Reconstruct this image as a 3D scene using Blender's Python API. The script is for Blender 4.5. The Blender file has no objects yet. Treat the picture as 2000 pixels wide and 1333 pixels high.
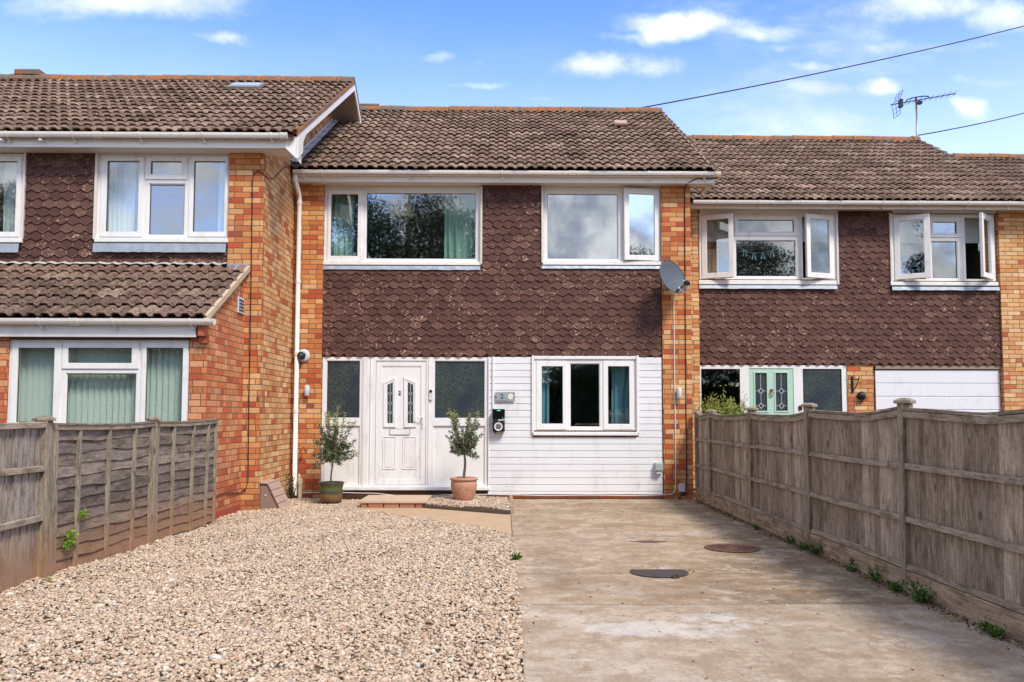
import bpy, bmesh, math, random
import numpy as np
from mathutils import Vector, Matrix

C = bpy.context.scene.collection
SC = bpy.context.scene
R_ = math.radians
random.seed(7)
rng = np.random.default_rng(11)

# ------------------------------------------------------------------ camera
CZ, FPX = 1.27, 1642.0
PITCH, YAW, ROLL, PCY = R_(3.5), R_(-0.62), R_(-0.10), 709.6
def _mat():
    cp, sp = math.cos(PITCH), math.sin(PITCH)
    cy, sy = math.cos(YAW), math.sin(YAW)
    cr, sr = math.cos(ROLL), math.sin(ROLL)
    Rx = np.array([[1, 0, 0], [0, cp, -sp], [0, sp, cp]])
    Rz = np.array([[cy, -sy, 0], [sy, cy, 0], [0, 0, 1]])
    Ry = np.array([[cr, 0, sr], [0, 1, 0], [-sr, 0, cr]])
    return Rz @ Rx @ Ry
CM = _mat()
cam_d = bpy.data.cameras.new('camera')
cam = bpy.data.objects.new('camera', cam_d)
C.objects.link(cam)
cam_d.sensor_width = 36.0
cam_d.lens = FPX / 2000 * 36
cam_d.shift_x = 0.0
cam_d.shift_y = (PCY - 666.5) / 2000
cam_d.clip_end = 5000
_m = Matrix.Identity(4)
for i in range(3):
    _m[i][0] = CM[i][0]; _m[i][1] = CM[i][2]; _m[i][2] = -CM[i][1]
_m[2][3] = CZ
cam.matrix_world = _m
SC.camera = cam

def ray(px, py):
    v = CM @ np.array([(px - 1000) / FPX, 1, (PCY - py) / FPX])
    return v / v[1]
def P(px, py, d):                       # point of the scene at depth d
    v = ray(px, py) * d
    return (float(v[0]), float(d), float(v[2] + CZ))
def X_(px, py, d): return P(px, py, d)[0]
def Z_(px, py, d): return P(px, py, d)[2]
def onx(px, py, X):
    v = ray(px, py); return P(px, py, X / v[0])
def ong(px, py, z=0.0):
    v = ray(px, py); return P(px, py, (z - CZ) / v[2])
def rp(x0, y0, x1, y1, d):              # rectangle on a wall plane
    xm, ym = (x0 + x1) / 2, (y0 + y1) / 2
    return (X_(x0, ym, d), X_(x1, ym, d), Z_(xm, y1, d), Z_(xm, y0, d))

# ------------------------------------------------------------------ light
SUN_EL, SUN_AZ = R_(50), R_(146)       # azimuth clockwise from +Y (north)
sd = Vector((math.cos(SUN_EL) * math.sin(SUN_AZ), math.cos(SUN_EL) * math.cos(SUN_AZ), math.sin(SUN_EL)))
sl = bpy.data.lights.new('sun', 'SUN')
sl.energy = 2.6; sl.angle = R_(13); sl.color = (1.0, 0.925, 0.80)
so = bpy.data.objects.new('sun', sl); C.objects.link(so)
so.rotation_euler = sd.to_track_quat('Z', 'Y').to_euler()

SC.view_settings.view_transform = 'Standard'
SC.view_settings.look = 'None'
SC.view_settings.gamma = 1
SC.view_settings.exposure = 0.64

# ------------------------------------------------------------------ node helper
class NT:
    def __init__(s, nt):
        s.nt = nt; nt.nodes.clear()
    def n(s, typ, **kw):
        nd = s.nt.nodes.new(typ)
        ins = kw.pop('ins', {})
        for k, v in kw.items(): setattr(nd, k, v)
        for k, v in ins.items(): s.set(nd.inputs[k], v)
        return nd
    def set(s, sock, v):
        if isinstance(v, bpy.types.NodeSocket): s.nt.links.new(v, sock)
        elif isinstance(v, bpy.types.Node): s.nt.links.new(v.outputs[0], sock)
        else:
            if hasattr(sock.default_value, '__len__') and not hasattr(v, '__len__'): v = (v,) * len(sock.default_value)
            if hasattr(v, '__len__') and len(sock.default_value) == 4 and len(v) == 3: v = tuple(v) + (1,)
            sock.default_value = v
    def m(s, op, a, b=0.0, c=0.0, clamp=False):
        nd = s.nt.nodes.new('ShaderNodeMath'); nd.operation = op; nd.use_clamp = clamp
        s.set(nd.inputs[0], a); s.set(nd.inputs[1], b); s.set(nd.inputs[2], c)
        return nd.outputs[0]
    def vm(s, op, a, b=(0, 0, 0)):
        nd = s.nt.nodes.new('ShaderNodeVectorMath'); nd.operation = op
        s.set(nd.inputs[0], a); s.set(nd.inputs[1], b)
        return nd.outputs[0]
    def noise(s, vec, scale, detail=4, rough=.55, out=0):
        nd = s.n('ShaderNodeTexNoise', ins={'Vector': vec, 'Scale': scale, 'Detail': detail, 'Roughness': rough})
        return nd.outputs[out]
    def ramp(s, fac, stops, interp='LINEAR'):
        nd = s.nt.nodes.new('ShaderNodeValToRGB'); cr = nd.color_ramp; cr.interpolation = interp
        while len(cr.elements) < len(stops): cr.elements.new(0.5)
        for e, (p, c) in zip(cr.elements, stops):
            e.position = p
            if not hasattr(c, '__len__'): c = (c, c, c)
            e.color = tuple(c) + (1,) if len(c) == 3 else c
        s.set(nd.inputs[0], fac)
        return nd.outputs[0]
    def mix(s, fac, a, b, typ='MIX'):
        nd = s.nt.nodes.new('ShaderNodeMix'); nd.data_type = 'RGBA'; nd.blend_type = typ
        s.set(nd.inputs[0], fac); s.set(nd.inputs[6], a); s.set(nd.inputs[7], b)
        return nd.outputs[2]
    def ss(s, v, lo, hi):
        nd = s.n('ShaderNodeMapRange', interpolation_type='SMOOTHSTEP')
        s.set(nd.inputs[0], v); s.set(nd.inputs[1], lo); s.set(nd.inputs[2], hi)
        return nd.outputs[0]

# ------------------------------------------------------------------ sky
w = bpy.data.worlds.new('World'); SC.world = w; w.use_nodes = True
T = NT(w.node_tree)
tc = T.n('ShaderNodeTexCoord').outputs['Generated']
sky = T.n('ShaderNodeTexSky', sky_type='NISHITA', sun_disc=False, sun_elevation=SUN_EL, sun_rotation=SUN_AZ,
          altitude=50, air_density=1.0, dust_density=0.6, ozone_density=2.5)
sep = T.n('ShaderNodeSeparateXYZ', ins={0: tc})
dx, dy, dz = sep.outputs
ady = T.m('MAXIMUM', T.m('ABSOLUTE', dy), 0.05)
fu = T.m('DIVIDE', dx, ady); fv = T.m('DIVIDE', dz, ady)
uv = T.n('ShaderNodeCombineXYZ', ins={0: fu, 1: fv, 2: 0.0}).outputs[0]
warp = T.noise(uv, 7.0, 5, .6, out=1)
wsep = T.n('ShaderNodeSeparateXYZ', ins={0: warp})
fu2 = T.m('ADD', fu, T.m('MULTIPLY', T.m('SUBTRACT', wsep.outputs[0], .5), .10))
fv2 = T.m('ADD', fv, T.m('MULTIPLY', T.m('SUBTRACT', wsep.outputs[1], .5), .055))
# clouds over the roofs: direction of the centre, half width, half height, strength
CL = [(250, 5, 210, 34, 1.0), (150, 28, 110, 16, .55), (435, 66, 48, 14, .9), (1330, 48, 105, 28, 1.25), (1440, 62, 150, 22, .75), (1235, 72, 70, 12, .7),
      (1165, 120, 70, 22, 1.1), (1280, 120, 75, 24, .75), (1580, 176, 95, 22, .85), (1580, 134, 48, 17, .9),
      (1712, 168, 42, 22, 1.15), (1800, 15, 190, 34, .9), (1960, 30, 90, 40, .9), (1730, 92, 90, 22, .65), (1880, 92, 120, 16, .45),
      (1880, 208, 34, 19, 1.1), (935, 161, 58, 12, .7), (1055, 190, 45, 9, .5), (845, 98, 38, 12, .55), (925, 105, 24, 8, .4),
      (1450, 257, 45, 7, .55), (1950, 156, 70, 13, .5), (1500, 90, 60, 14, .45), (1870, 150, 50, 12, .4)]
acc = None
for (px, py, hw, hh, st) in CL:
    v = ray(px, py); u0, v0 = float(v[0]), float(v[2]); a, b = hw / FPX * 1.15, hh / FPX * 1.15
    ex = T.m('MULTIPLY', T.m('SUBTRACT', fu2, u0), 1 / a)
    ey = T.m('MULTIPLY', T.m('SUBTRACT', fv2, v0), 1 / b)
    r2 = T.m('ADD', T.m('MULTIPLY', ex, ex), T.m('MULTIPLY', ey, ey))
    g = T.m('MULTIPLY', T.m('EXPONENT', T.m('MULTIPLY', r2, -1.0)), st)
    acc = g if acc is None else T.m('MAXIMUM', acc, g)
front = T.m('GREATER_THAN', dy, 0.0)
veil = T.m('MULTIPLY', T.ss(T.noise(T.vm('MULTIPLY', uv, (1, 2.2, 1)), 4.0, 8, .62), .46, .75), T.m('ADD', .07, T.m('MULTIPLY', T.ss(fu, .0, .45), .55)))
cn = T.noise(T.vm('MULTIPLY', uv, (1, 1.5, 1)), 19.0, 9, .66)
cf = T.m('POWER', T.ss(T.m('ADD', acc, T.m('MULTIPLY', T.m('SUBTRACT', cn, .5), 1.0)), .16, 1.18), 1.15)
cf = T.m('MAXIMUM', T.m('MULTIPLY', cf, T.ss(acc, .02, .45)), veil)
# broken cloud behind and overhead
bn = T.noise(T.vm('MULTIPLY', tc, (1, 1, 2.2)), 2.3, 7, .6)
cb = T.ss(bn, .42, .53)
bmask = T.m('SUBTRACT', 1.0, T.m('MULTIPLY', front, T.ss(fv, .95, .7)))
cfac = T.m('MAXIMUM', T.m('MULTIPLY', cf, front), T.m('MULTIPLY', cb, bmask))
skyc = T.n('ShaderNodeHueSaturation', ins={'Hue': .517, 'Saturation': 1.24, 'Value': 2.3, 'Color': sky.outputs[0]}).outputs[0]
skyc = T.mix(T.ss(dz, .46, .20), skyc, T.vm('ADD', T.vm('MULTIPLY', skyc, (.9, .9, .95)), (3.0, 2.7, 2.3)))
cshade = T.mix(T.ss(T.noise(uv, 6.0, 5, .6), .3, .7), (5.2, 5.8, 7.0), (9.5, 9.8, 10.2))
bshade = T.mix(T.ss(T.noise(tc, 8.0, 8, .65), .40, .60), (2.9, 3.2, 3.8), (8.6, 8.6, 8.6))
ccol = T.mix(front, bshade, cshade)
col = T.mix(T.m('MULTIPLY', cfac, .93), skyc, ccol)
bg = T.n('ShaderNodeBackground', ins={'Color': col, 'Strength': 0.10})
wo = T.n('ShaderNodeOutputWorld', ins={'Surface': bg})

# ------------------------------------------------------------------ materials
def new_mat(name):
    m = bpy.data.materials.new(name); m.use_nodes = True
    return m, NT(m.node_tree)
def finish(t, color, rough=.8, bump=None, bd=.01, bs=.5, metal=0.0, spec=.35, extra=None):
    ins = {'Base Color': color, 'Roughness': rough, 'Metallic': metal, 'Specular IOR Level': spec}
    if extra: ins.update(extra)
    if bump is not None:
        ins['Normal'] = t.n('ShaderNodeBump', ins={'Height': bump, 'Distance': bd, 'Strength': bs}).outputs[0]
    b = t.n('ShaderNodeBsdfPrincipled', ins=ins)
    t.n('ShaderNodeOutputMaterial', ins={'Surface': b})
def ocoord(t): return t.n('ShaderNodeTexCoord').outputs['Object']
def scale(c, k): return tuple(x * k for x in c)

def mat_plain(name, col, rough=.5, var=.10, dirt=None, sc=3.0, metal=0.0, spec=.4, bumpy=0.0):
    m, t = new_mat(name); o = ocoord(t)
    n = t.noise(o, sc, 5, .6)
    c = t.mix(n, scale(col, 1 - var), scale(col, 1 + var))
    if dirt:
        n2 = t.ss(t.noise(t.vm('MULTIPLY', o, (1, 1, .35)), sc * 3, 7, .7), .5, .78)
        c = t.mix(t.m('MULTIPLY', n2, .45), c, dirt)
    finish(t, c, rough, bump=(t.noise(o, sc * 20, 3) if bumpy else None), bd=.003, bs=bumpy, metal=metal, spec=spec)
    return m

def mat_brick(name, stops, seed=0.0, soil=(.16, .07, .035), soilh=.9, value=1.0):
    m, t = new_mat(name); o = ocoord(t)
    sp = t.n('ShaderNodeSeparateXYZ', ins={0: o}).outputs
    nn = t.n('ShaderNodeSeparateXYZ', ins={0: t.n('ShaderNodeNewGeometry').outputs['True Normal']}).outputs
    ax = t.m('GREATER_THAN', t.m('ABSOLUTE', nn[0]), .5)
    u = t.m('ADD', t.m('MULTIPLY', sp[0], t.m('SUBTRACT', 1.0, ax)), t.m('MULTIPLY', sp[1], ax))
    u = t.m('ADD', u, 50.03)
    wob = t.m('MULTIPLY', t.m('SUBTRACT', t.noise(o, 14.0, 2), .5), .006)
    rz = t.m('DIVIDE', t.m('ADD', t.m('ADD', sp[2], wob), 10.0), .0757)
    row = t.m('FLOOR', rz); fz = t.m('FRACT', rz)
    off = t.m('MULTIPLY', t.m('MODULO', row, 2.0), .5)
    jit = t.n('ShaderNodeTexWhiteNoise', noise_dimensions='1D', ins={'W': t.m('ADD', row, seed)}).outputs[0]
    ru = t.m('ADD', t.m('DIVIDE', t.m('ADD', u, wob), .2255), t.m('ADD', off, t.m('MULTIPLY', jit, .12)))
    c0 = t.m('FLOOR', ru); fx = t.m('FRACT', ru)
    half = t.n('ShaderNodeTexWhiteNoise', noise_dimensions='3D',
               ins={'Vector': t.n('ShaderNodeCombineXYZ', ins={0: c0, 1: row, 2: seed + 9.7})}).outputs[0]
    ish = t.m('LESS_THAN', half, .22)                       # some stretchers are two headers
    hid = t.m('MULTIPLY', ish, t.m('GREATER_THAN', fx, .5))
    rnd = t.n('ShaderNodeTexWhiteNoise', noise_dimensions='3D',
              ins={'Vector': t.n('ShaderNodeCombineXYZ', ins={0: t.m('ADD', c0, t.m('MULTIPLY', hid, .37)), 1: row, 2: seed})})
    ez = t.m('MULTIPLY', t.m('MINIMUM', fz, t.m('SUBTRACT', 1.0, fz)), .0757)
    ex = t.m('MULTIPLY', t.m('MINIMUM', fx, t.m('SUBTRACT', 1.0, fx)), .2255)
    exh = t.m('MULTIPLY', t.m('ABSOLUTE', t.m('SUBTRACT', fx, .5)), .2255)
    ex = t.m('MINIMUM', ex, t.m('ADD', exh, t.m('MULTIPLY', t.m('SUBTRACT', 1.0, ish), 1.0)))
    e = t.m('MINIMUM', ez, ex)
    e = t.m('ADD', e, t.m('MULTIPLY', t.m('SUBTRACT', t.noise(o, 90.0, 3), .5), .004))
    face = t.ss(e, .0032, .0062)
    c = t.ramp(rnd.outputs[0], stops, 'CONSTANT')
    c = t.vm('MULTIPLY', c, t.mix(t.n('ShaderNodeTexWhiteNoise', noise_dimensions='1D', ins={'W': t.m('MULTIPLY', rnd.outputs[0], 57.0)}).outputs[0], (.86, .86, .86), (1.08, 1.08, 1.08)))
    n1 = t.noise(o, 38.0, 6, .7)
    c = t.mix(t.m('MULTIPLY', t.ss(n1, .35, .75), .7), t.vm('MULTIPLY', c, (.86, .84, .82)), t.vm('MULTIPLY', c, (1.15, 1.18, 1.25)))
    c = t.mix(t.m('MULTIPLY', t.ss(t.noise(o, 7.0, 3), .5, .75), .35), c, (.42, .11, .04))
    c = t.mix(t.m('MULTIPLY', t.ss(t.noise(o, 120.0, 3, .7), .5, .8), .35), c, scale((.3, .11, .05), 1))
    mort = t.mix(t.noise(o, 9.0, 4), (.10, .060, .038), (.22, .15, .095))
    c = t.mix(face, mort, c)
    big = t.ss(t.noise(o, 1.3, 5, .6), .42, .68)
    c = t.mix(t.m('MULTIPLY', big, .22), c, t.vm('MULTIPLY', c, (.62, .52, .45)))
    low = t.m('MULTIPLY', t.m('SUBTRACT', 1.0, t.ss(t.m('ADD', sp[2], t.m('MULTIPLY', t.noise(o, 3.0, 4), .5)), .15, soilh)), .55)
    c = t.mix(low, c, t.mix(.5, c, soil))
    c = t.vm('MULTIPLY', c, (value, value, value))
    h = t.m('ADD', face, t.m('MULTIPLY', n1, .35))
    finish(t, c, .88, bump=h, bd=.006, bs=.8, spec=.25)
    return m

BUFF = [(0, (.64, .30, .11)), (.18, (.58, .20, .07)), (.32, (.70, .38, .16)), (.50, (.52, .13, .05)), (.60, (.64, .26, .09)), (.74, (.72, .44, .21)), (.84, (.48, .10, .045)), (.92, (.60, .23, .08)), (.97, (.34, .09, .05))]
BUFF2 = [(0, (.72, .42, .19)), (.22, (.64, .29, .11)), (.40, (.78, .51, .27)), (.58, (.56, .17, .07)), (.66, (.70, .37, .15)), (.80, (.76, .46, .23)), (.90, (.52, .13, .055)), (.95, (.66, .30, .12))]
ORNG = [(0, (.64, .24, .10)), (.24, (.58, .18, .075)), (.42, (.70, .31, .15)), (.60, (.56, .145, .06)), (.76, (.68, .34, .17)), (.90, (.48, .11, .055)), (.95, (.62, .22, .09))]
M_brickM = mat_brick('buff_and_red_brick', BUFF, 3.0)
M_brickS = mat_brick('buff_side_brick', BUFF2, 21.0, soilh=.5)
M_brickE = mat_brick('orange_red_brick', ORNG, 41.0, soilh=.5)
M_white = mat_plain('white_upvc', (.77, .765, .745), .40, .03, dirt=(.40, .36, .29), sc=2.2)
M_clad = mat_plain('white_cladding', (.74, .745, .75), .45, .03, dirt=(.42, .38, .31), sc=1.8)
M_fascia = mat_plain('white_fascia', (.82, .80, .76), .4, .04, dirt=(.52, .47, .40), sc=1.5)
M_gutter = mat_plain('cream_white_gutter', (.80, .76, .71), .45, .05, dirt=(.42, .37, .30), sc=2.0)
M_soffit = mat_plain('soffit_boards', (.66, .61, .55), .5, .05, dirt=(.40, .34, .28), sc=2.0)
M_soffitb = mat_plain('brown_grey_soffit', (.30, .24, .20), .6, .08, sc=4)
M_lead = mat_plain('lead_flashing', (.34, .38, .43), .5, .3, dirt=(.14, .15, .17), sc=9, metal=.25)
M_black = mat_plain('black_plastic', (.018, .018, .022), .35, .2)
M_cable = mat_plain('black_cable', (.03, .022, .02), .6, .2)
M_wcable = mat_plain('white_cable', (.72, .68, .62), .5, .08)
M_metal = mat_plain('grey_metal', (.36, .34, .33), .45, .15, metal=.6)
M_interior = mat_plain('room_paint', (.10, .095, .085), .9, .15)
M_mint = mat_plain('mint_green_door', (.42, .62, .50), .4, .04)
M_garage = mat_plain('white_garage_door', (.74, .74, .77), .4, .04, dirt=(.5, .47, .42))
M_grey = mat_plain('grey_box', (.34, .40, .38), .5, .05)
M_lgrey = mat_plain('light_grey_plastic', (.55, .57, .60), .45, .05)
M_tan = mat_plain('tan_plastic', (.44, .30, .24), .55, .12, dirt=(.28, .2, .16), sc=6, bumpy=.3)
M_slab = mat_plain('paving_slab', (.50, .38, .26), .9, .2, dirt=(.2, .15, .1), sc=6, bumpy=.5)
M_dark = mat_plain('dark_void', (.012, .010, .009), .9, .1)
M_teal = mat_plain('teal_curtain', (.40, .62, .56), .9, .08)
M_blue = mat_plain('blue_curtain', (.26, .52, .64), .9, .08)
M_pale = mat_plain('pale_curtain', (.74, .82, .84), .9, .06)
M_cream = mat_plain('cream_curtain', (.50, .46, .36), .9, .06)
M_blind = mat_plain('pale_green_blind', (.86, .93, .88), .9, .04)
M_roller = mat_plain('grey_roller_blind', (.50, .52, .50), .9, .05)
M_orange = mat_plain('orange_plastic', (.75, .16, .02), .5, .1)
M_trunk = mat_plain('grey_bark', (.19, .15, .10), .9, .35, sc=30, bumpy=.8)
M_soil = mat_plain('potting_soil', (.05, .035, .025), .95, .3, sc=40, bumpy=1)

def mat_glass(name, tint=(.93, .97, .95), refl=.16, warp=.025):
    m, t = new_mat(name); o = ocoord(t)
    ge = t.n('ShaderNodeNewGeometry')
    cs_ = t.m('ABSOLUTE', t.n('ShaderNodeVectorMath', operation='DOT_PRODUCT', ins={0: ge.outputs['Normal'], 1: ge.outputs['Incoming']}).outputs['Value'])
    fac = t.m('ADD', t.m('MULTIPLY', t.m('POWER', t.m('SUBTRACT', 1.0, cs_, clamp=True), 5.0), 1 - refl), refl, clamp=True)
    bmp = t.n('ShaderNodeBump', ins={'Height': t.noise(o, 1.3, 1), 'Distance': .012, 'Strength': warp}).outputs[0]
    g = t.n('ShaderNodeBsdfGlossy', ins={'Color': (1, 1, 1, 1), 'Roughness': .018, 'Normal': bmp})
    tr = t.n('ShaderNodeBsdfTransparent', ins={'Color': tuple(tint) + (1,)})
    mx = t.n('ShaderNodeMixShader', ins={0: fac, 1: tr, 2: g})
    t.n('ShaderNodeOutputMaterial', ins={'Surface': mx})
    return m
M_glass = mat_glass('window_glass', refl=.19)
M_glassS = mat_glass('bright_window_glass', refl=.36)
def mat_frost():
    m, t = new_mat('obscured_glass'); o = ocoord(t)
    n = t.noise(o, 60.0, 6, .7); n2 = t.noise(o, 3.0, 4)
    c = t.mix(t.ss(n, .42, .66), (.014, .022, .024), (.095, .125, .108))
    c = t.mix(t.ss(n2, .4, .7), c, (.020, .030, .045))
    finish(t, c, .28, bump=n, bd=.002, bs=.35, spec=.8)
    return m
M_frost = mat_frost()

def mat_hex():
    m, t = new_mat('hung_tile_clay'); o = ocoord(t)
    r = t.n('ShaderNodeAttribute', attribute_name='rnd').outputs['Fac']
    c = t.ramp(r, [(0, (.078, .035, .028)), (.35, (.104, .048, .039)), (.6, (.086, .039, .032)), (.85, (.118, .057, .046)), (1, (.150, .078, .060))])
    n = t.noise(o, 45.0, 6, .7)
    c = t.mix(t.ss(n, .35, .75), t.vm('MULTIPLY', c, (.75, .75, .75)), t.vm('MULTIPLY', c, (1.2, 1.15, 1.1)))
    pat = t.noise(o, 24.0, 6, .8)
    wear = t.m('MULTIPLY', t.ss(pat, .56, .64), t.ss(t.noise(o, 1.6, 3), .34, .50))
    wear = t.m('MULTIPLY', wear, t.ss(t.n('ShaderNodeTexWhiteNoise', noise_dimensions='1D', ins={'W': t.m('MULTIPLY', r, 91.0)}).outputs[0], .45, .9))
    c = t.mix(t.m('MULTIPLY', wear, .95), c, (.70, .46, .32))
    ed = t.n('ShaderNodeAttribute', attribute_name='edge').outputs['Fac']
    ew_ = t.m('MULTIPLY', t.ss(ed, .25, .8), t.ss(t.noise(o, 9.0, 5, .75), .46, .58))
    c = t.mix(t.m('MULTIPLY', ew_, .7), c, (.50, .30, .21))
    finish(t, c, .82, bump=n, bd=.003, bs=.5, spec=.3)
    return m
M_hex = mat_hex()

def mat_roof(name, k=1.0, lichen=.12, red=0.0):
    m, t = new_mat(name); o = ocoord(t)
    r = t.n('ShaderNodeNewGeometry').outputs['Random Per Island']
    c = t.ramp(r, [(0, scale((.17, .110, .078), k)), (.3, scale((.30, .200, .145), k)), (.6, scale((.23, .145 - red * .01, .105), k)), (1, scale((.42, .300, .225), k))])
    n = t.noise(o, 16.0, 6, .75)
    c = t.mix(t.ss(n, .36, .56), t.vm('MULTIPLY', c, (.34, .31, .29)), c)
    c = t.mix(t.m('MULTIPLY', t.ss(t.noise(o, 55.0, 5, .8), .45, .60), .55), c, t.vm('MULTIPLY', c, (.45, .42, .40)))
    c = t.mix(t.m('MULTIPLY', t.ss(t.noise(o, 70.0, 3, .7), .60, .68), .5), c, (.50, .42, .34))
    moss = t.ss(t.noise(o, 5.0, 6, .7), .52, .68)
    c = t.mix(t.m('MULTIPLY', moss, .55), c, (.070, .055, .030))
    li = t.ss(t.noise(o, 30.0, 3, .6), .675, .70)
    c = t.mix(t.m('MULTIPLY', li, .85), c, (.62, .58, .50))
    org = t.m('MULTIPLY', t.ss(t.noise(o, 13.0, 4, .7), .64, .70), t.ss(t.noise(o, 1.1, 3), .50, .62))
    c = t.mix(t.m('MULTIPLY', org, .8), c, (.34, .13, .03))
    finish(t, c, .92, bump=t.m('ADD', n, t.noise(o, 60.0, 3)), bd=.008, bs=.7, spec=.2)
    return m
M_roof = mat_roof('weathered_concrete_tile')
M_roofE = mat_roof('dark_weathered_tile', .80, red=1)
def mat_ridge():
    m, t = new_mat('lichened_ridge_tile'); o = ocoord(t)
    n = t.noise(o, 14.0, 6, .7)
    c = t.mix(n, (.10, .075, .055), (.24, .18, .14))
    li = t.m('MULTIPLY', t.ss(t.noise(o, 9.0, 6, .8), .44, .56), t.ss(t.noise(o, 1.7, 3), .36, .50))
    c = t.mix(t.m('MULTIPLY', li, .85), c, (.40, .13, .025))
    c = t.mix(t.m('MULTIPLY', t.ss(t.noise(o, 22.0, 3), .68, .72), .9), c, (.55, .52, .46))
    finish(t, c, .95, bump=n, bd=.01, bs=.8, spec=.2)
    return m
M_ridge = mat_ridge()

def mat_wood(name, axis, cols, soil=None, sc=1.0):
    m, t = new_mat(name); o = ocoord(t)
    r = t.n('ShaderNodeNewGeometry').outputs['Random Per Island']
    k = [95, 95, 95]; k[axis] = 4.5
    off = t.n('ShaderNodeCombineXYZ', ins={0: t.m('MULTIPLY', r, 13.0), 1: t.m('MULTIPLY', r, 7.0), 2: t.m('MULTIPLY', r, 5.0)}).outputs[0]
    v = t.vm('MULTIPLY', t.vm('ADD', o, off), tuple(x * sc for x in k))
    g = t.m('ADD', t.m('MULTIPLY', t.noise(v, 1.0, 6, .7), .65), t.m('MULTIPLY', t.noise(t.vm('ADD', o, off), 45.0, 6, .8), .35))
    k2 = [14, 14, 14]; k2[axis] = 4.5
    blot = t.noise(t.vm('MULTIPLY', t.vm('ADD', o, off), tuple(k2)), 1.0, 5, .65)
    c = t.ramp(r, [(0, cols[0]), (.5, cols[1]), (1, cols[2])])
    c = t.mix(t.ss(g, .36, .64), t.vm('MULTIPLY', c, (.62, .58, .55)), t.vm('MULTIPLY', c, (1.28, 1.26, 1.24)))
    c = t.mix(t.m('MULTIPLY', t.ss(blot, .44, .66), .7), c, t.vm('MULTIPLY', c, (.42, .38, .34)))
    kn = t.n('ShaderNodeTexVoronoi', ins={'Vector': t.vm('MULTIPLY', t.vm('ADD', o, off), (6, 6, 3.4) if axis == 2 else (6, 3.4, 6)), 'Scale': 1.0}).outputs['Distance']
    c = t.mix(t.m('MULTIPLY', t.m('SUBTRACT', 1.0, t.ss(kn, .07, .15)), .8), c, scale(cols[0], .3))
    if soil:
        z = t.n('ShaderNodeSeparateXYZ', ins={0: o}).outputs[2]
        lo = t.m('SUBTRACT', 1.0, t.ss(t.m('ADD', z, t.m('MULTIPLY', t.m('SUBTRACT', t.noise(o, 3.0, 4), .5), .3)), .02, soil[1]))
        c = t.mix(t.m('MULTIPLY', lo, .65), c, soil[0])
    finish(t, c, .92, bump=t.m('ADD', g, t.m('MULTIPLY', blot, .6)), bd=.004, bs=.7, spec=.2)
    return m
GR = [(.23, .178, .138), (.33, .265, .208), (.44, .36, .29)]
DK = [(.15, .122, .102), (.21, .174, .146), (.29, .245, .205)]
LT = [(.31, .27, .235), (.37, .325, .28), (.44, .385, .335)]
SOILC = ((.34, .17, .08), .55)
M_wv = mat_wood('weathered_boards', 2, GR)
M_wh = mat_wood('weathered_rails', 1, [(.25, .205, .16), (.32, .265, .21), (.38, .32, .26)])
M_wg = mat_wood('gravel_board_timber', 1, [(.36, .27, .19), (.40, .30, .21), (.44, .34, .25)], sc=.8)
M_wp = mat_wood('post_timber', 2, [(.27, .22, .17), (.30, .25, .195), (.33, .27, .21)], sc=.8)
M_lap = mat_wood('dark_lap_boards', 1, DK, SOILC)
M_gapshade = mat_plain('gap_shade_backing', (.030, .022, .016), .9, .3)  # near-black colour standing in for shade between the right fence boards
M_pale_w = mat_wood('silver_boards', 2, LT, SOILC)
M_palep = mat_wood('silver_post', 2, [(.28, .24, .19), (.31, .27, .21), (.34, .30, .25)], SOILC)

def mat_ground(name, a, b, sc=2.0, rough=.95):
    m, t = new_mat(name); o = ocoord(t)
    n = t.noise(o, sc, 8, .65)
    finish(t, t.mix(n, a, b), rough, bump=t.noise(o, 60, 5), bd=.01, bs=.6, spec=.2)
    return m
M_earth = mat_ground('bare_earth', (.10, .07, .045), (.17, .12, .08))
M_asph = mat_ground('asphalt', (.045, .045, .047), (.07, .07, .07))
M_grit = mat_ground('gravel_bed', (.10, .065, .042), (.20, .14, .095), 40)
def mat_stone():
    m, t = new_mat('gravel_stone'); o = ocoord(t)
    r = t.n('ShaderNodeNewGeometry').outputs['Random Per Island']
    c = t.ramp(r, [(0, (.34, .24, .155)), (.2, (.50, .385, .275)), (.45, (.62, .50, .37)), (.62, (.45, .325, .225)), (.78, (.70, .59, .455)), (.9, (.45, .27, .17)), (.97, (.33, .29, .26)), (1, (.80, .73, .63))])
    c = t.mix(t.m('MULTIPLY', t.ss(t.noise(o, 90.0, 4), .4, .7), .45), c, t.vm('MULTIPLY', c, (.68, .62, .56)))
    finish(t, c, .8, spec=.3)
    return m
M_stone = mat_stone()

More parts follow.
